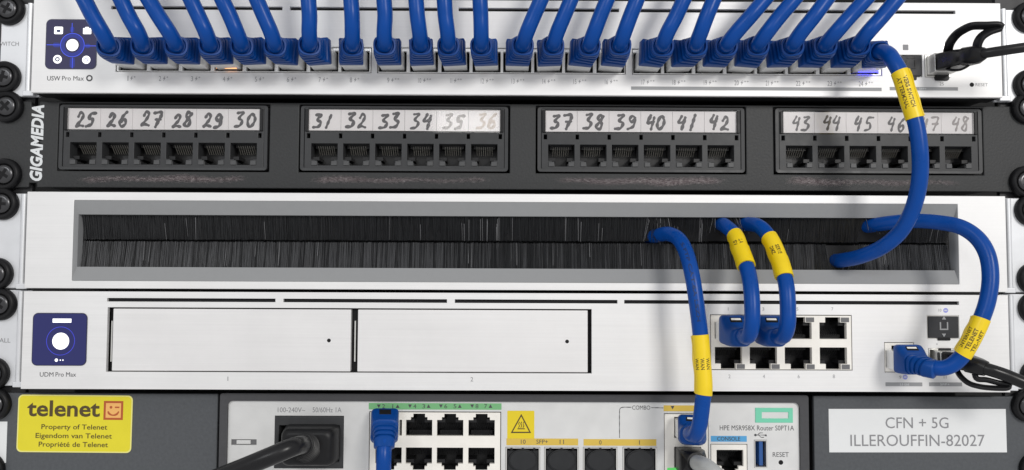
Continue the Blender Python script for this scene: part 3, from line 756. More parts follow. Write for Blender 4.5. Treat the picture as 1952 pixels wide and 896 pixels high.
# eight ports
colx = [px(x, 650).x for x in (1388.6, 1455, 1521.7, 1588.5)]
zr1 = (px(1490, 614.7).z + px(1490, 646).z) / 2; zr2 = (px(1490, 661.8).z + px(1490, 694).z) / 2
holes = []
for x in colx:
    holes += [rect_hole(x, zr1, 12.2, 7.4), rect_hole(x - .1, zr1 + 4.8, 6.8, 2.5), rect_hole(x, zr2, 12.2, 7.4), rect_hole(x - .1, zr2 - 4.8, 6.8, 2.5)]
b = MB(); b.plate(blk[0] + .35, blk[1] - .35, blk[2] + .35, blk[3] - .35, .05, 2.5, holes); bo = part('port_bank', b, 'shieldw', gw, bev=.15, smooth=0)
JU = JD = None
for x in colx:
    if JU is None:
        JU = part('port', jack_mesh(12.2, 7.4, 6.8, 2.4, False), ['portin', 'portin'], bo, at=(x, .3, zr1)).data
        JD = part('port', jack_mesh(12.2, 7.4, 6.8, 2.4, True), ['portin', 'portin'], bo, at=(x, .3, zr2)).data
    else:
        part('port', JU, None, bo, at=(x, .3, zr1)); part('port', JD, None, bo, at=(x, .3, zr2))
    for z, s in ((zr1, 1), (zr2, -1)):
        l = MB(); za, zb_ = sorted((z + s * 3.85, z + s * 6.0)); l.box(x + 3.55, x + 7.3, -.1, 1, za, zb_); part('light_pipe', l, 'lightpipe', bo, bev=.2)
l = MB(); l.add([(px(1446, 622, .2).x - .9, -.4, px(1446, 622, .2).z), (px(1446, 622, .2).x + .9, -.4, px(1446, 622, .2).z), (px(1446, 607, .2).x, -.4, px(1446, 607, .2).z),
               (px(1446, 622, .2).x - .9, 0, px(1446, 622, .2).z), (px(1446, 622, .2).x + .9, 0, px(1446, 622, .2).z), (px(1446, 607, .2).x, 0, px(1446, 607, .2).z)],
               [(0, 1, 2), (5, 4, 3), (0, 3, 4, 1), (1, 4, 5, 2), (2, 5, 3, 0)]); part('port_light', l, 'ledg', bo)
b = MB()
for n, x in (('2', 1390.5), ('4', 1456), ('6', 1522.5), ('8', 1589.5)): ptext(b, n, x - 2, 714, x + 2, 721, 0)
part('port_numbers', b, 'printl', gw); b = MB()
for n, x in (('1', 1388), ('3', 1455), ('5', 1520), ('7', 1586.5)): ptext(b, n, x - 1.8, 586, x + 1.8, 592, 0)
part('port_numbers', b, 'printl', gw)
# WAN port, SFP cages, badges
b = MB(); zw = (WAN[2] + WAN[3]) / 2; xw = (WAN[0] + WAN[1]) / 2
b.plate(WAN[0] + .3, WAN[1] - .3, WAN[2] + .3, WAN[3] - .3, .05, 2.5, [rect_hole(xw, zw - .8, 12.2, 7.6), rect_hole(xw, zw + 4, 6.8, 2.4)]); wo = part('port_bank', b, 'shieldw', gw, bev=.15, smooth=0)
part('port', JU, None, wo, at=(xw, .3, zw - .8))
cage(gw, GS1, .2); cage(gw, GS2, -.2)
b = MB(); b.box(GS1[0] + .4, GS1[1] - .4, -.4, 6, GS1[2] + .4, GS1[3] - .4); cap = part('dust_cap', b, 'capsq', gw, bev=.3)
b = MB(); flat(b, 1791, 614, 1793.5, 629, .4, .25); flat(b, 1804.5, 614, 1807, 629, .4, .25); flat(b, 1793.5, 626.5, 1804.5, 629, .4, .25)
for yy, s in ((606, 1), (639, -1)):
    p = px(1799, yy, .4); k = .236 * s
    b.prism([(p.x - 4 * k, p.z - 3 * k), (p.x + 4 * k, p.z - 3 * k), (p.x, p.z + 3.5 * k)], -.65, -.3)
part('cap_symbol', b, 'bar', cap)
b = MB(); flat(b, 1787, 644, 1811, 649, 0, .4, .4); part('cage_latch', b, 'black', gw)
b = MB(); flat(b, 1789, 663.5, 1811, 668.5, 0, .9); part('cage_latch', b, 'black', gw)
for x, y in ((1802.7, 591.7), (1725.5, 718.8)):
    b = MB(); disc(b, x, y, 4.6, 0); bd = part('port_badge', b, 'badge', gw)
    b = MB(); flat(b, x - 2.6, y - 1, x + 2.6, y + 1, .06, .05); part('badge_mark', b, 'pwhite', bd)
b = MB(); ptext(b, '10', 1789, 588.5, 1794.5, 594, 0); ptext(b, '9', 1714, 716, 1718, 722, 0); ptext(b, '11', 1799, 716, 1804, 722, 0); ptext(b, '+', 1784, 654, 1788, 658, 0); part('lettering', b, 'printl', gw)
for x0, x1, tx, s in ((1688, 1758, 1724, '2.5 GbE'), (1771, 1834, 1801, 'SFP+')):
    b = MB(); flat(b, x0, 729, x1, 736.3, 0); br = part('printed_bar', b, 'bar', gw)
    b = MB(); ptext(b, s, tx - 9, 730.8, tx + 9, 734.6, .08); part('bar_lettering', b, 'pwhite', br)

# ------------------------------------------------------------------ 5: grey shelf and the router in it
DS = -9.0
zt = px(975, 752.5, DS).z; zb = -135.0
sh = thing('rack_shelf', 'grey metal rack shelf at the bottom with a yellow sticker and a white label', 'rack shelf', (0, 9, zb))
XL = px(414, 820, DS).x; XR = px(1551.5, 820, DS).x
for x0, x1 in ((-241.3, XL), (XR, 241.3)):
    b = MB(); b.plate(x0, x1, zb, zt, 9, 11.5); part('front_plate', b, 'mcoat', sh, bev=.5)
b = MB(); b.box(-219, 219, 40, 42, zb, zt - 2); part('shelf_back', b, 'chassis', sh)
# yellow property sticker
def quad_xz(pts, d): return [px(x, y, d) for x, y in pts]
X = (px(33.5, 806, DS).x, px(252, 806, DS).x, px(142, 862.5, DS).z, px(142, 753, DS).z)
def tilt(mb, cx, cz, a):
    for v in mb.v:
        dx, dz = v.x - cx, v.z - cz; v.x = cx + dx * math.cos(a) - dz * math.sin(a); v.z = cz + dx * math.sin(a) + dz * math.cos(a)
SX, SZ, SA = (X[0] + X[1]) / 2, (X[2] + X[3]) / 2, -.006
b = MB(); b.prism(b.rrect(*X, 2.2, 6), 8.85, 9.02); tilt(b, SX, SZ, SA); st = part('yellow_sticker', b, 'stickere', sh, label='yellow sticker with a winking face and three lines of brown print')
b = MB(); b.prism(b.rrect(X[0] + .55, X[1] - .55, X[2] + .55, X[3] - .55, 1.9, 6), 8.82, 8.9); tilt(b, SX, SZ, SA); part('sticker_field', b, 'sticker', st)
b = MB(); D2 = DS + .2
ptext(b, 'telenet', 52, 763.5, 190.5, 794.5, D2, bold=.022)
ptext(b, 'Property of Telenet', 79, 809, 204.5, 821.5, D2, bold=.008); ptext(b, 'Eigendom van Telenet', 68, 826, 213.5, 838.5, D2, bold=.008); ptext(b, 'Propriété de Telenet', 74, 842.5, 206, 855, D2, bold=.008)
tilt(b, SX, SZ, SA); part('lettering', b, 'brown', st)
b = MB(); flat(b, 198, 764.5, 234, 799.5, D2, .03); tilt(b, SX, SZ, SA); fc = part('sticker_emblem', b, 'orange', st)
b = MB(); R_o = rc(197.5, 764, 234.5, 800, D2); R_i = rc(201.5, 768, 230.5, 796, D2)
b.plate(*R_o, 9 - .26, 9 - .2, [R_i]); disc(b, 211.5, 776, 2.6, D2, .06, 14); flat(b, 219, 774.6, 227.5, 777.4, D2, .06)
arc = []
for k in range(11):
    a = math.pi * (1.08 + .84 * k / 10); arc.append(px(216, 783, D2) + Vector((2.4 * math.cos(a), 0, 1.9 * math.sin(a))))
ribbon(b, [(p.x, p.z) for p in arc], .75, 9 - .27)
tilt(b, SX, SZ, SA); part('emblem_lines', b, 'redbr', st)
# white name label
X = rc(1580, 779.5, 1918, 862.2, DS); b = MB(); b.box(X[0], X[1], 8.86, 9.02, X[2], X[3]); LX, LZ = (X[0] + X[1]) / 2, (X[2] + X[3]) / 2; tilt(b, LX, LZ, .003)
lb = part('white_label', b, 'white', sh, label='white printed label with two lines of grey capitals')
b = MB(); ptext(b, 'CFN + 5G', 1688, 795.5, 1808, 816.5, DS + .16); ptext(b, 'ILLEROUFFIN-82027', 1621, 828.5, 1877, 850.5, DS + .16); tilt(b, LX, LZ, .003); part('lettering', b, 'printm', lb)
b = MB(); X = rc(-60, 803.5, 13, 882, DS); b.box(X[0], X[1], 8.86, 9.02, X[2], X[3]); part('paper_label', b, 'white', sh, label='blank white paper label cut by the left edge')

DR = -7.0
rt = thing('router', 'light grey router in a dark frame between the two grey shelf plates', 'router', (0, 7, zb))
RX0, RX1 = px(418, 820, DR).x, px(1542, 820, DR).x; RZ1 = px(975, 751.8, DR).z
FX0, FX1, FZ1 = px(431.5, 830, DR).x, px(1526.5, 830, DR).x, px(975, 766.2, DR).z
b = MB(); b.ring(b.rrect(RX0, RX1, zb, RZ1, 1.2), b.rrect(FX0, FX1, zb + 1, FZ1, 2.6), 7, 7.3, 60); part('case', b, 'rcoat', rt, smooth=35)
DF = -8.6; YF = 8.6
def RH(x0, y0, x1, y1): return rc(x0, y0, x1, y1, DF)
inlet = RH(523, 792.5, 655, 893); lan = list(RH(703, 784.5, 955, 940)); sf = [RH(a, 852, c, 930) for a, c in ((963.5, 1029.5), (1037.5, 1103), (1111.5, 1177), (1187, 1252))]
combo = RH(1266, 788, 1351, 940); cons = RH(1354.5, 846.5, 1425, 912); usb = RH(1437.5, 838.5, 1462.5, 892); lock = RH(440.5, 837.5, 489, 848.5)
b = MB(); b.plate(FX0 + .1, FX1 - .1, zb, FZ1 - .1, YF, YF + 1.5, [inlet, lan] + sf + [combo, cons, usb, lock]); part('faceplate', b, 'rface', rt, bev=.15, smooth=0)
b = MB(); b.box(FX0, FX1, 30, 32, zb, FZ1 - 1); part('inner_board', b, 'chassis', rt)
b = MB(); b.box(lock[0], lock[1], YF + 1, YF + 3, lock[2], lock[3]); part('lock_slot', b, 'lightpipe', rt)
b = MB(); X = RH(450, 839.5, 477, 847); b.box(X[0], X[1], YF + .4, YF + 1.2, X[2], X[3]); part('lock_tongue', b, 'rface', rt, bev=.2)
b = MB(); ptext(b, '100-240V~', 529.5, 776.5, 582, 786, DF); ptext(b, '50/60Hz 1A', 596, 776.5, 651, 786, DF); part('lettering', b, 'printm', rt)
# mains inlet
b = MB(); X = inlet; b.plate(X[0] + .15, X[1] - .15, X[2] + .15, X[3] - .15, YF - .5, YF + 12, [(X[0] + 2.2, X[1] - 2.0, X[2] + 3.2, X[3] - 4.4)]); inl = part('power_inlet', b, 'modp', rt, bev=.5)
b = MB(); b.box(X[0] + 1, X[1] - 1, YF + 9, YF + 11.5, X[2] + 1, X[3] - 1); part('inlet_back', b, 'chassis', inl)
# lan block
strip = MB(); flat(strip, 703, 768.5, 956, 780.8, DF); part('green_strip', strip, 'green', rt)
b = MB()
def tri(mb, x, y, up, r=3.4, d=DF + .06):
    p = px(x, y, d); k = .24 * r / 3.4 * 1.0; s = 1 if up else -1
    q = [(p.x - 3.6 * k, p.z - 3.2 * k * s), (p.x + 3.6 * k, p.z - 3.2 * k * s), (p.x, p.z + 3.4 * k * s)]
    mb.prism(q if up else q[::-1], -d - .05, -d + .05)
for xd, nd, nu, xu in ((722, '2', '1', 758), (781.5, '4', '3', 817), (840.5, '6', '5', 876.5), (900, '8', '7', 935)):
    tri(b, xd, 774.3, False); tri(b, xu, 774.3, True); ptext(b, nd, xd + 6.5, 770.5, xd + 12, 778.3, DF + .06); ptext(b, nu, xu - 12, 770.5, xu - 6.5, 778.3, DF + .06)
part('strip_lettering', b, 'print_', rt)
cx = [px(x, 815, DF).x for x in (741, 798.8, 858, 918)]; z1 = (px(830, 801, DF).z + px(830, 830.5, DF).z) / 2; z2 = (px(830, 853.5, DF).z + px(830, 883.5, DF).z) / 2
holes = []
for x in cx:
    for z, s in ((z1, 1), (z2, -1)): holes += [rect_hole(x, z, 12.0, 7.2), rect_hole(x, z + s * 4.2, 7.6, 1.3), rect_hole(x, z + s * 5.3, 5.4, 2.2)]
b = MB(); b.plate(lan[0] + .35, lan[1] - .35, lan[2] + .3, lan[3] - .45, YF, YF + 2, holes); bo = part('port_bank', b, 'shieldw', rt, bev=.15, smooth=0)
JR1 = JR2 = None
for x in cx:
    if JR1 is None:
        JR1 = part('port', jack_mesh(12, 7.2, 5.4, 2.6, False), ['portin', 'portin'], bo, at=(x, YF + .2, z1)).data; JR2 = part('port', jack_mesh(12, 7.2, 5.4, 2.6, True), ['portin', 'portin'], bo, at=(x, YF + .2, z2)).data
    else: part('port', JR1, None, bo, at=(x, YF + .2, z1)); part('port', JR2, None, bo, at=(x, YF + .2, z2))
# warning mark and transceiver row
b = MB(); flat(b, 967, 783, 1018.5, 837, DF, .1, .4); wn = part('warning_sticker', b, 'warn', rt)
b = MB(); po = [px(x, y, DF + .1) for x, y in ((993.7, 789), (973.5, 825.5), (1012.5, 825.5))]; c0 = sum(po, Vector()) / 3; pi_ = [c0 + (p - c0) * .80 for p in po]
b.ring([(p.x, p.z) for p in po], [(p.x, p.z) for p in pi_], 8.45, 8.45, 8.49)
for k in range(3):
    xk = 989.5 + 4.2 * k; ribbon(b, [(px(xk + a, y, DF + .1).x, px(xk + a, y, DF + .1).z) for a, y in ((-.8, 815), (.8, 811.5), (-.8, 808), (.8, 804.5))], .32, 8.45)
flat(b, 986.5, 816.5, 1000.5, 818.3, DF + .1, .05)
part('hazard_symbol', b, 'brown', wn)
for x0, y0, x1, y1 in ((965.5, 836, 1102, 848.8), (1112.5, 837.2, 1251, 849.6)):
    b = MB(); flat(b, x0, y0, x1, y1, DF, .14); part('yellow_strip', b, 'ystrip', rt)
b = MB()
for s, x, y, w in (('10', 997.5, 842, 9), ('SFP+', 1033.5, 842, 22), ('11', 1071, 842.3, 8), ('0', 1144.5, 843.3, 4.5), ('1', 1219, 843.5, 3)): ptext(b, s, x - w / 2, y - 4, x + w / 2, y + 4, DF + .14)
part('strip_lettering', b, 'print_', rt)
for i, h in enumerate(sf):
    cg = cage(rt, h, YF - .4, YF + 14)
    cxm = (h[0] + h[1]) / 2; zz = px(1000, 876.5, DF).z
    d = MB(); d.box(h[0] + .8, h[1] - .8, YF + .6, YF + 9, h[2] + .8, h[3] - 1.7); dc = part('dust_cap', d, 'sfp', rt, bev=.4)
    e = MB(); P = [(cxm + 6.4 * math.cos(a), zz + 4.9 * math.sin(a)) for a in [2 * math.pi * k / 32 for k in range(32)]]; Q = [(cxm + 5.9 * math.cos(a), zz + 4.4 * math.sin(a)) for a in [2 * math.pi * k / 32 for k in range(32)]]
    e.prism(P, YF - 1.0, YF + 1); e.prism(Q, YF - 1.5, YF - .9); part('cap_face', e, 'sfp', dc, bev=.2)
    for t in (-.33, 0, .33):
        e = MB(); xx = cxm + t * (h[1] - h[0]); e.box(xx - .5, xx + .5, YF - .6, YF + .4, h[3] - 1.5, h[3] - .35); part('cage_spring', e, 'black', cg)
# combo line and port
b = MB()
P = [px(x, y, DF) for x, y in ((1181, 834), (1181, 784), (1181.6, 779.5), (1184.5, 777), (1189, 776.2), (1203, 776.4))]; ribbon(b, [(p.x, p.z) for p in P], .3, YF - .06)
P = [px(x, y, DF) for x, y in ((1242, 777), (1252, 777.2), (1264, 777.6))]; ribbon(b, [(p.x, p.z) for p in P], .3, YF - .06)
ptext(b, 'COMBO', 1205, 773, 1239.5, 781, DF); part('lettering', b, 'print_', rt)
b = MB(); flat(b, 1265, 772.8, 1349, 784, DF); part('yellow_strip', b, 'ystrip', rt)
b = MB(); tri(b, 1282, 777, False); tri(b, 1340, 777, True); part('strip_lettering', b, 'print_', rt)
b = MB(); cxm = (combo[0] + combo[1]) / 2 + .6; zc1 = px(1310, 815, DF).z; zc2 = px(1310, 872, DF).z
b.plate(combo[0] + .3, combo[1] - .3, combo[2], combo[3] - .4, YF, YF + 2, [rect_hole(cxm, zc1, 12.2, 9.5), rect_hole(cxm, zc2, 12.2, 9.5)]); bo = part('port_bank', b, 'shieldw', rt, bev=.15, smooth=0)
for z in (zc1, zc2): part('port', pj, None, bo, at=(cxm, YF + .2, z))
b = MB(); X = RH(1272, 892, 1352, 905); b.box(X[0], X[1], YF - .2, YF + .5, X[2], X[3]); part('port_light', b, 'ledg', bo)
# console, usb, reset, emblem
b = MB(); flat(b, 1355, 831, 1423.5, 842, DF); part('blue_strip', b, 'cyan', rt)
b = MB(); ptext(b, 'CONSOLE', 1367, 832.5, 1411, 840, DF + .06, bold=.01); part('strip_lettering', b, 'print_', rt)
xk = px(1391.5, 872, DF).x; zk = (px(1391, 858.5, DF).z + px(1391, 888, DF).z) / 2
b = MB(); b.plate(cons[0] + .3, cons[1] - .3, cons[2], cons[3] - .3, YF, YF + 2, [rect_hole(xk, zk, 12.2, 7.3), rect_hole(xk, zk - 4.4, 7.6, 1.5), rect_hole(xk, zk - 5.6, 5.4, 1.6)]); bo = part('port_bank', b, 'shieldw', rt, bev=.15, smooth=0)
part('port', JR2, None, bo, at=(xk, YF + .2, zk))
b = MB(); X = usb; b.plate(X[0] + .1, X[1] - .1, X[2] + .1, X[3] - .1, YF - .2, YF + 9, [(X[0] + .5, X[1] - .5, X[2] + .5, X[3] - .5)]); us = part('usb_port', b, 'shield', rt)
b = MB(); b.box(X[0] + 2.6, X[0] + 4.4, YF + 1, YF + 8, X[2] + .8, X[3] - .8); part('usb_tongue', b, 'usbblue', us, bev=.2)
b = MB(); b.box(X[0] + .5, X[1] - .5, YF + 7, YF + 8.5, X[2] + .5, X[3] - .5); part('usb_back', b, 'usbblue', us)
b = MB(); ptext(b, 'RESET', 1473, 862, 1503.5, 871, DF); ptext(b, 'HPE MSR958X Router S0PT1A', 1372, 811, 1513.5, 820.5, DF); part('lettering', b, 'print_', rt)
b = MB(); disc(b, 1488.5, 881.5, 4.4, DF, .06, 16); part('reset_hole', b, 'chassis', rt)
b = MB(); P = [px(x, y, DF) for x, y in ((1438, 829.2), (1448, 829.3), (1460, 829.4))]; ribbon(b, [(p.x, p.z) for p in P], .28, YF - .06); disc(b, 1440, 829.3, 2.4, DF, .07, 10); tri(b, 1460, 829.4, True, 2.2)
for e in (((1444, 829.3), (1448, 825.5), (1454, 825.2)), ((1446, 829.3), (1451, 833.5), (1456, 833.5))): ribbon(b, [(px(x, y, DF).x, px(x, y, DF).z) for x, y in e], .28, YF - .07)
part('usb_symbol', b, 'print_', rt)
b = MB(); ro = rc(1439.5, 777.5, 1511, 805.5, DF); ri = rc(1452, 785.5, 1502.5, 797.5, DF)
b.plate(*ro, YF - .35, YF + .1, [ri]); part('green_emblem', b, 'logog', rt, bev=.12)

# ------------------------------------------------------------------ cables
def sleeve(root, path, x0, y0, x1, y1, R, lines, flip=False, length=None, height=1.5, off=0.0, smin=0, steps=()):
    a, c = sorted((path.near(x0, y0, smin), path.near(x1, y1, smin)))
    b = MB(); path.tube(b, a, c, R + .28, 20, .8); s = part('name_tape', b, 'yellow', root)
    for u0, u1, k in steps:
        b = MB(); path.tube(b, a + (c - a) * u0, a + (c - a) * u1, R + .28 + k, 20, .8); part('tape_wrap', b, 'yellow', s)
    # the tape's free end stands off a little along one side
    b = MB(); rings = []
    for k in range(13):
        q = a + .3 + (c - a - .6) * k / 12; p, t, _, _ = path.at(q); n = CAM - p; n = (n - t * n.dot(t)).normalized(); bb = n.cross(t)
        ang = math.radians(98 + 3 * math.sin(k * .7)); d1 = n * math.cos(ang) + bb * math.sin(ang); d2 = n * math.cos(ang - .5) + bb * math.sin(ang - .5)
        lift = .38 + .14 * math.sin(k * 1.1)
        rings.append([p + d2 * (R + .30), p + d2 * (R + .42), p + d1 * (R + .28 + lift + .1), p + d1 * (R + .28 + lift)])
    b.loft(rings); part('tape_end', b, 'yellow', s)
    if lines:
        b = MB(); sleeve_print(b, path, (a + c) / 2 + off, R + .29, lines, length or (c - a) * .5, height, flip); part('tape_lettering', b, 'tape_ink', s, smooth=0)
    return s
def rj_cable(label, cat, group, pts, r=3.25, boot_end=24, port_y=0.0, style='ribs', hood=0.0, grooves=0, at=None, w0=5.8, h0=6.1, window=False, bootname='boot', roll=0.0):
    path = Path(pts, step=.6, up=Vector((roll, 0, 1)))
    root = thing('patch_cable', label, cat, at or pts[0], group)
    lead = -(pts[0].y - port_y)                       # path starts inside the port; arc position of the port's face
    s0 = abs(pts[0].y - port_y)
    nose = MB(); path.sect(nose, [(0, min(w0, 5.75), 4.1, .5, 0), (s0 + 8.6, min(w0, 5.75), 4.1, .5, 0)]); part('plug', nose, 'plugm', root, bev=.25)
    e = s0 + boot_end; a = s0 + 7.6
    def sec(q, hw, top, bot, rr): return (q, hw, (top + bot) / 2, rr, (top - bot) / 2)
    if style == 'ribs':
        secs = [sec(a, w0 - .2, h0 + .4, 4.3, .5), sec(a + .5, w0, h0 + .6, 4.5, .6), sec(a + 3.6, w0, h0 + .6, 4.5, .6), sec(a + 3.8, w0 - .15, h0 - .3, 4.5, .8)]
        q = a + 4.0; n = 4; span = e - .4 - q
        for k in range(n):
            for f, dip in (((k + .02) / n, .95), ((k + .40) / n, .95), ((k + .46) / n, 0), ((k + .98) / n, 0)):
                ww = w0 - .2 + (4.75 - w0) * f ** 1.5; tt = h0 - .4 + (4.6 - h0) * f; bb = 4.6 - .1 * f
                secs.append(sec(q + span * f, ww - dip, tt - dip, bb - dip, .8 + 2.4 * f))
        secs += [sec(e - .5, 4.75, 4.2, 4.5, 3.4), sec(e, 4.6, 4.0, 4.3, 3.4), sec(e + .05, 4.05, 3.6, 3.8, 3.4), sec(e - 1.0, r + .25, r + .1, r + .25, r)]
    else:
        T = h0 + 1.1
        secs = [sec(a - 1.2, w0, T - .3, 5.0, 1.2), sec(a - .6, w0 + .3, T, 5.3, 1.8), sec(a + 1.6, w0 + .35, T, 5.4, 2.2), sec(a + 3.0, w0 + .3, T - .8, 5.4, 2.4), sec(a + 5.5, w0 + .1, T - 3.0, 5.4, 2.6),
                sec(a + 8.0, w0 - .3, T - 4.0, 5.2, 2.8), sec(a + 10.5, w0 - .9, T - 4.2, 4.8, 3.0), sec(e - .5, w0 - 1.4, T - 3.9, 4.3, 3.0), sec(e, r + .3, r + .3, r + .3, r)]
        secs = [c for c in secs if c[0] <= e]
        if hood: secs = [(q, hw, hh + (hood if q < a + 4 else hood * .4 if q < a + 7 else 0) / 2, rr, of + (hood if q < a + 4 else hood * .4 if q < a + 7 else 0) / 2) for q, hw, hh, rr, of in secs]
        if grooves:
            def interp(q):
                for c, d in zip(secs, secs[1:]):
                    if c[0] <= q <= d[0]:
                        f = (q - c[0]) / max(d[0] - c[0], 1e-6); return [c[i] + (d[i] - c[i]) * f for i in range(5)]
                return list(secs[-1])
            g0, g1 = a + 7.0, e - 2.2; new = []
            for k in range(grooves):
                q0 = g0 + (g1 - g0) * k / grooves; q1 = q0 + (g1 - g0) / grooves * .45
                for q, dp in ((q0, 0), (q0 + .05, .6), (q1, .6), (q1 + .05, 0)):
                    c = interp(q); c[0] = q; c[1] -= dp; c[2] -= dp; c[3] = min(c[3], c[1] - .05, c[2] - .05); new.append(tuple(c))
            secs = [c for c in secs if not g0 <= c[0] <= g1] + new; secs.sort(key=lambda c: c[0])
    b = MB(); path.sect(b, secs, 4); bt = part(bootname, b, 'boot', root, smooth=50)
    if window:
        if style == 'ribs': w1 = ((a + .9, h0 + .58), (a + 2.9, h0 + .58))
        else:
            def top(q):
                for c, d in zip(secs, secs[1:]):
                    if c[0] <= q <= d[0] and d[0] > c[0]: f = (q - c[0]) / (d[0] - c[0]); return (c[2] + c[4]) * (1 - f) + (d[2] + d[4]) * f
                return h0
            w1 = ((a + 3.1, top(a + 3.1) + .1), (a + 4.8, top(a + 4.8) + .1))
        if 0: w1 = ((a + 3.0, h0 + .34 + hood * .7), (a + 4.9, h0 - 1.34 + hood * .45))
        (qa, oa), (qb, ob) = w1
        bo = MB(); path.sect(bo, [(qa, 2.6, .15, .1, oa), (qb, 2.6, .15, .1, ob)], 2); wn_ = part('latch_window', bo, 'chassis', bt)
        bo = MB(); path.sect(bo, [(qa + (qb - qa) * .2, 2.1, .12, .1, oa + (ob - oa) * .2 + .12), (qa + (qb - qa) * .6, 2.1, .12, .1, oa + (ob - oa) * .6 + .12)], 2); part('latch', bo, 'shieldw', bt)
    j = MB(); path.tube(j, e - 2.5, path.L, r, 18, 1.0); part('jacket', j, 'blue', root, smooth=60)
    return root, path
C0 = [161, 231, 284, 364, 424, 490, 588, 669, 732, 793, 847, 915, 1031, 1088, 1157, 1214, 1303, 1360, 1457, 1513, 1575, 1649, 1708]
C65 = [196, 262, 323, 392, 452, 516, 590, 671, 733, 800, 853, 917, 1005, 1063, 1132, 1190, 1273, 1335, 1403, 1462, 1527, 1592, 1654]
ORD = ['first', 'second', 'third', 'fourth', 'fifth', 'sixth', 'seventh', 'eighth', 'ninth', 'tenth', 'eleventh', 'twelfth', 'thirteenth', 'fourteenth', 'fifteenth', 'sixteenth', 'seventeenth', 'eighteenth', 'nineteenth', 'twentieth', 'twenty first', 'twenty second', 'twenty third']
zp = (zb0 + zb1) / 2 - .1
for i in range(23):
    P0 = Vector((px(SWX[i], 115).x, 0, zp))
    x90 = C65[i] + (C65[i] - C0[i]) * 25 / 65
    dx = (C0[i] - C65[i]) / 65
    lean = 'leaning left' if dx < -.25 else ('leaning right' if dx > .25 else 'hanging straight')
    d30 = 29 + rnd.uniform(-.8, .8)
    P = [P0 + Vector((0, 6, 0)), P0 + Vector((0, -9, 0)), px(x90, 91, 18.5), px(x90 + dx * 8, 80, 25.5), px(C65[i] + rnd.uniform(-1, 1), 62, d30), px((C65[i] + C0[i]) / 2 + rnd.uniform(-1.6, 1.6), 31, d30 + 1.5 + rnd.uniform(-.5, .5)), px(C0[i], 0, d30 + 2), px(C0[i] + dx * 60, -60, d30 + 1), px(C0[i] + dx * 110, -130, d30 - 4)]
    rj_cable(f'blue patch cable {lean} out of the {ORD[i]} port of the top switch', 'cable', 'blue cables rising from the top switch', P, boot_end=22.5 + rnd.uniform(-.6, .6), w0=5.25, roll=rnd.uniform(-.07, .07))

# the cable with a yellow tape that falls from port 24 into the brush
P0 = Vector((px(SWX[23], 115).x, 0, zp))
P = [P0 + Vector((0, 6, 0)), P0 + Vector((0, -9, 0)), px(1672, 98, 19), px(1692, 102, 26), px(1703, 116, 30), px(1716, 140, 32), px(1732, 190, 33), px(1747, 240, 34), px(1754, 298, 34), px(1752, 350, 32), px(1739, 400, 28), px(1715, 443, 23), px(1680, 472, 17), px(1640, 489, 9), px(1606, 496, -1), px(1580, 498, -14)]
r24, path = rj_cable('blue cable with yellow tape looping from the last switch port into the brush slot', 'cable', 'blue cables through the brush slot', P, boot_end=22, w0=5.25)
sleeve(r24, path, 1714, 136, 1743, 226, 3.25, ['VERS SWITCH', 'AT TERMINAL'], length=13.5, height=1.7, off=-.8)

Pb = lambda x, y, d: px(x, y, d)
# cable from the brush down to the router's combo port
zc1v = zc1
P0 = Vector((cxm, YF, zc1))
P = [P0 + Vector((0, 6, 0)), P0 + Vector((0, -9, 0)), px(1316, 827, 13), px(1326, 829, 20), px(1333, 812, 24), px(1339, 770, 25), px(1342, 740, 25), px(1339, 690, 24.5), px(1335, 638, 24), px(1328, 580, 23.5), px(1319, 523, 21), px(1308, 482, 16), px(1294, 456, 10), px(1274, 446, 3), px(1252, 449, -5), px(1236, 452, -15)]
rA, path = rj_cable('blue cable with a plain yellow tape dropping from the brush slot to the router', 'cable', 'blue cables through the brush slot', P, boot_end=20, port_y=YF, style='plain', window=True)
sleeve(rA, path, 1335, 638, 1342.5, 751, 3.25, ['WAN', 'WAN', 'WAN'], length=4.8, height=1.6, off=0.5, flip=True)
b = MB(); sleeve_print(b, path, path.near(1321, 535), 3.25, ['S/FTP CAT.6A LSZH'], 34, 1.5, True); part('jacket_print', b, 'jprint', rA, smooth=0)
# two short ones from the brush to the gateway
for nm, x, pts, tape, lines, steps in (
        ('left', colx[0], [(1412, 640, 18.5), (1427, 640, 26), (1433, 620, 29.5), (1434, 590, 29.5), (1432, 553, 27.5), (1427, 522, 24), (1413, 480, 15), (1402, 450, 8), (1383, 431, 0), (1368, 424, -12)], (1401, 447, 1423, 507), ['LAN', 'SW'], ((.48, 1.0, .35),)),
        ('right', colx[1], [(1479, 640, 18.5), (1494, 640, 26), (1501, 620, 29.5), (1502, 590, 29.5), (1500, 553, 28), (1495, 526, 25), (1481, 482, 17), (1465, 450, 11), (1446, 431, 5), (1424, 427, -3), (1402, 428, -14)], (1466, 452, 1495, 528), ['SERVER', 'DMZ 1F'], ((.56, 1.0, .2),))):
    P0 = Vector((x, 0, zr1))
    P = [P0 + Vector((0, 6, 0)), P0 + Vector((0, -9, 0))] + [px(*q) for q in pts]
    rB, path = rj_cable(f'short blue cable with yellow tape, {nm} one of two from brush slot to gateway ports', 'cable', 'blue cables through the brush slot', P, boot_end=20.5, style='plain', window=True)
    sleeve(rB, path, *tape, 3.25, lines, length=4.2 if nm == 'left' else 7.0, height=1.7, off=1.2 if nm == 'left' else .6, flip=True, steps=[(1 - c, 1 - a, k) for a, c, k in steps])
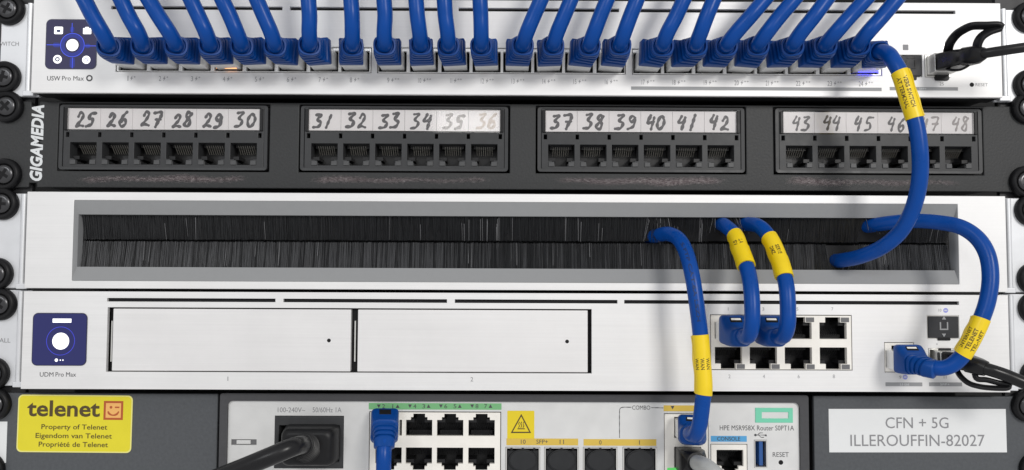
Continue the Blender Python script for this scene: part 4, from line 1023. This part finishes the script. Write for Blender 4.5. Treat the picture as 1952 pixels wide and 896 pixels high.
# the loop on the right
P0 = Vector((xw, 0, zw - .8))
P = [P0 + Vector((0, 6, 0)), P0 + Vector((0, -8.5, 0)), px(1755, 692, 17), px(1778, 701, 22), px(1805, 700, 25), px(1828, 685, 27), px(1848, 655, 29), px(1871, 607, 30), px(1883, 570, 30), px(1888, 525, 29), px(1881, 483, 27), px(1862, 453, 24), px(1832, 433, 20), px(1790, 424, 14), px(1741, 421, 8), px(1695, 425, 2), px(1660, 430, -5), px(1630, 433, -15)]
rW, path = rj_cable('blue cable with yellow tape looping at the right from the brush slot to the gateway', 'cable', 'blue cables through the brush slot', P, boot_end=24, window=True, style='plain', grooves=4)
sleeve(rW, path, 1836, 676, 1872, 606, 3.25, ['INTERNET', 'TELENET', 'TEL-NET'], length=9, height=1.6, off=-1.0)
# ribbed cable hanging down from the router's first port
P0 = Vector((cx[0] - .8, YF, z1))
P = [P0 + Vector((0, 6, 0)), P0 + Vector((0, -7, 0)), px(734, 818, 6), px(733, 838, 12), px(732, 862, 15), px(731, 900, 16), px(730, 960, 15), px(729, 1010, 14)]
rj_cable('blue cable with a ribbed boot hanging down from the first router port', 'cable', None, P, boot_end=26, port_y=YF, window=True, style='plain', hood=2.6, grooves=4)

# grey cable in the lower combo port
P0 = Vector((cxm, YF, zc2)); P = [P0 + Vector((0, 6, 0)), P0 + Vector((0, -8, 0)), px(1335, 884, 10), px(1352, 893, 18), px(1385, 925, 24), px(1430, 980, 26)]
path = Path(P, step=.6); g = thing('grey_cable', 'grey cable with a black plug in the lower right router port', 'cable', P[0])
b = MB(); path.sect(b, [(0, 5.7, 4.4, .5, 0), (6 + 6, 5.9, 5.2, .7, 0), (6 + 9, 5.9, 5.4, 1.2, 0), (6 + 13, 5.2, 4.8, 2.5, 0), (6 + 15, 4.4, 4.4, 4.2, 0)], 4); part('plug', b, 'blackg', g, smooth=50)
b = MB(); path.tube(b, 17, path.L, 3.4, 18); part('jacket', b, 'grey', g, smooth=60)

# black mains lead
ic = Vector((px(590, 845, DF).x, YF, px(590, 844, DF).z))
P = [ic + Vector((2, 4, 0)), ic + Vector((1, -10, 0)), px(576, 848, 15), px(556, 853, 24), px(520, 868, 27), px(460, 893, 27), px(380, 925, 25), px(300, 960, 22)]
path = Path(P, step=.6); pl = thing('power_lead', 'black mains power lead plugged into the router inlet', 'power lead', P[0])
hw, hh = (px(646, 845, DF).x - px(537, 845, DF).x) / 2, (px(590, 807, DF).z - px(590, 881, DF).z) / 2
b = MB(); cxi = (px(646, 845, -4).x + px(537, 845, -4).x) / 2
b.loft([[(cxi + x, y, ic.z + z) for x, z in MB().rrect(-a, a, -c, c, r)] for y, a, c, r in ((YF + 6, hw - .6, hh - .4, 2.4), (YF - 2, hw - .4, hh - .2, 2.6), (YF - 9, hw - 1.2, hh - .6, 3.2), (YF - 11, hw - 2.4, hh - 1.6, 3.2), (YF - 11.4, hw - 4, hh - 3, 2.6))]); part('connector', b, 'black', pl, smooth=45)
b = MB(); secs = []
for k in range(9):
    q = 11 + k * 2.0; rr = 7.4 - k * .36
    for dq, dr in ((0, 0), (.9, 0), (1.0, .5), (1.9, .5)): secs.append((q + dq, rr - dr, rr - dr, rr - dr - .01, 0))
path.sect(b, secs, 6); part('strain_relief', b, 'black', pl, smooth=50)
b = MB(); path.tube(b, 26, path.L, 3.9, 18); part('jacket', b, 'blackg', pl, smooth=60)

# two direct attach leads
def dac(label, cage_h, body_pts, cable_pts, r, tab, tabw=1.0, tabt=.8, latch=None, bw=5.2, bh=3.4):
    c = Vector(((cage_h[0] + cage_h[1]) / 2, 0, (cage_h[2] + cage_h[3]) / 2))
    root = thing('direct_attach_lead', label, 'cable', c, 'black direct attach leads')
    P = [c + Vector((0, 4, 0)), c + Vector((0, -4, 0))] + body_pts
    path = Path(P, step=.6)
    b = MB(); b.box(c.x - min(bw, (cage_h[1] - cage_h[0]) / 2 - .8), c.x + min(bw, (cage_h[1] - cage_h[0]) / 2 - .8), -7.0, 8, cage_h[2] + .9, cage_h[3] - .9); part('metal_shell', b, 'shield', root, bev=.2)
    b = MB(); path.sect(b, [(path.L * .26, bw * .9, bh - .2, .6, 0), (path.L * .30, bw, bh + .3, .8, 0), (path.L * .38, bw, bh + .3, .8, 0), (path.L * .55, bw * .85, bh + .3, 1.2, 0), (path.L * .72, bw * .7, bh + .1, 2.0, 0), (path.L * .74, bw * .78, bh + .5, 2.4, 0), (path.L * .9, bw * .75, bh + .3, 2.6, 0), (path.L, r + .5, r + .5, r + .4, 0)], 5); part('plug_body', b, 'blackg', root, smooth=50)
    cp = Path([P[-2], P[-1]] + cable_pts, step=.8); b = MB(); cp.tube(b, 1, cp.L, r, 16); part('jacket', b, 'blackg', root, smooth=60)
    tp = Path(tab, step=.6); b = MB(); tp.sect(b, [(tp.L * k / 60, tabw, tabt, .4, 0) for k in range(61)], 2); part('pull_tab', b, 'blackg', root, smooth=50)
    if latch:
        lp = Path(latch, step=.6); b = MB(); lp.sect(b, [(lp.L * k / 24, .8, .5, .3, 0) for k in range(25)], 2); part('latch_bail', b, 'blackg', root, smooth=50)
dac('black lead with a raised pull tab plugged into the right end of the top switch', sfp2, [px(1822, 113, 12), px(1848, 107, 20), px(1876, 102, 26)], [px(1915, 96, 29), px(1956, 90, 31), px(2010, 82, 33)], 2.1,
    [px(1806, 106, 8), px(1810, 84, 14), px(1822, 67, 18), px(1836, 57, 22), px(1852, 50, 25), px(1878, 49, 27), px(1903, 49, 28), px(1907, 52, 28), px(1886, 60, 27), px(1871, 70, 26), px(1864, 82, 25), px(1862, 92, 24)], 1.9, .85,
    [px(1800, 126, 6), px(1812, 133, 12), px(1830, 133, 15), px(1846, 125, 18), px(1854, 116, 20)])
dac('black lead with low pull tab plugged into the gateway behind the blue loop', GS2, [px(1822, 686, 10), px(1848, 693, 15), px(1880, 703, 20)], [px(1914, 714, 22), px(1948, 728, 24), px(2000, 748, 25)], 2.7,
    [px(1822, 700, 8), px(1830, 716, 12), px(1846, 730, 15), px(1868, 737, 18), px(1900, 740, 20), px(1921, 739, 21), px(1924, 735, 21), px(1900, 729, 20), px(1880, 724, 19), px(1862, 722, 18), px(1858, 712, 17)], 1.1, .8, bw=5.0, bh=3.2)
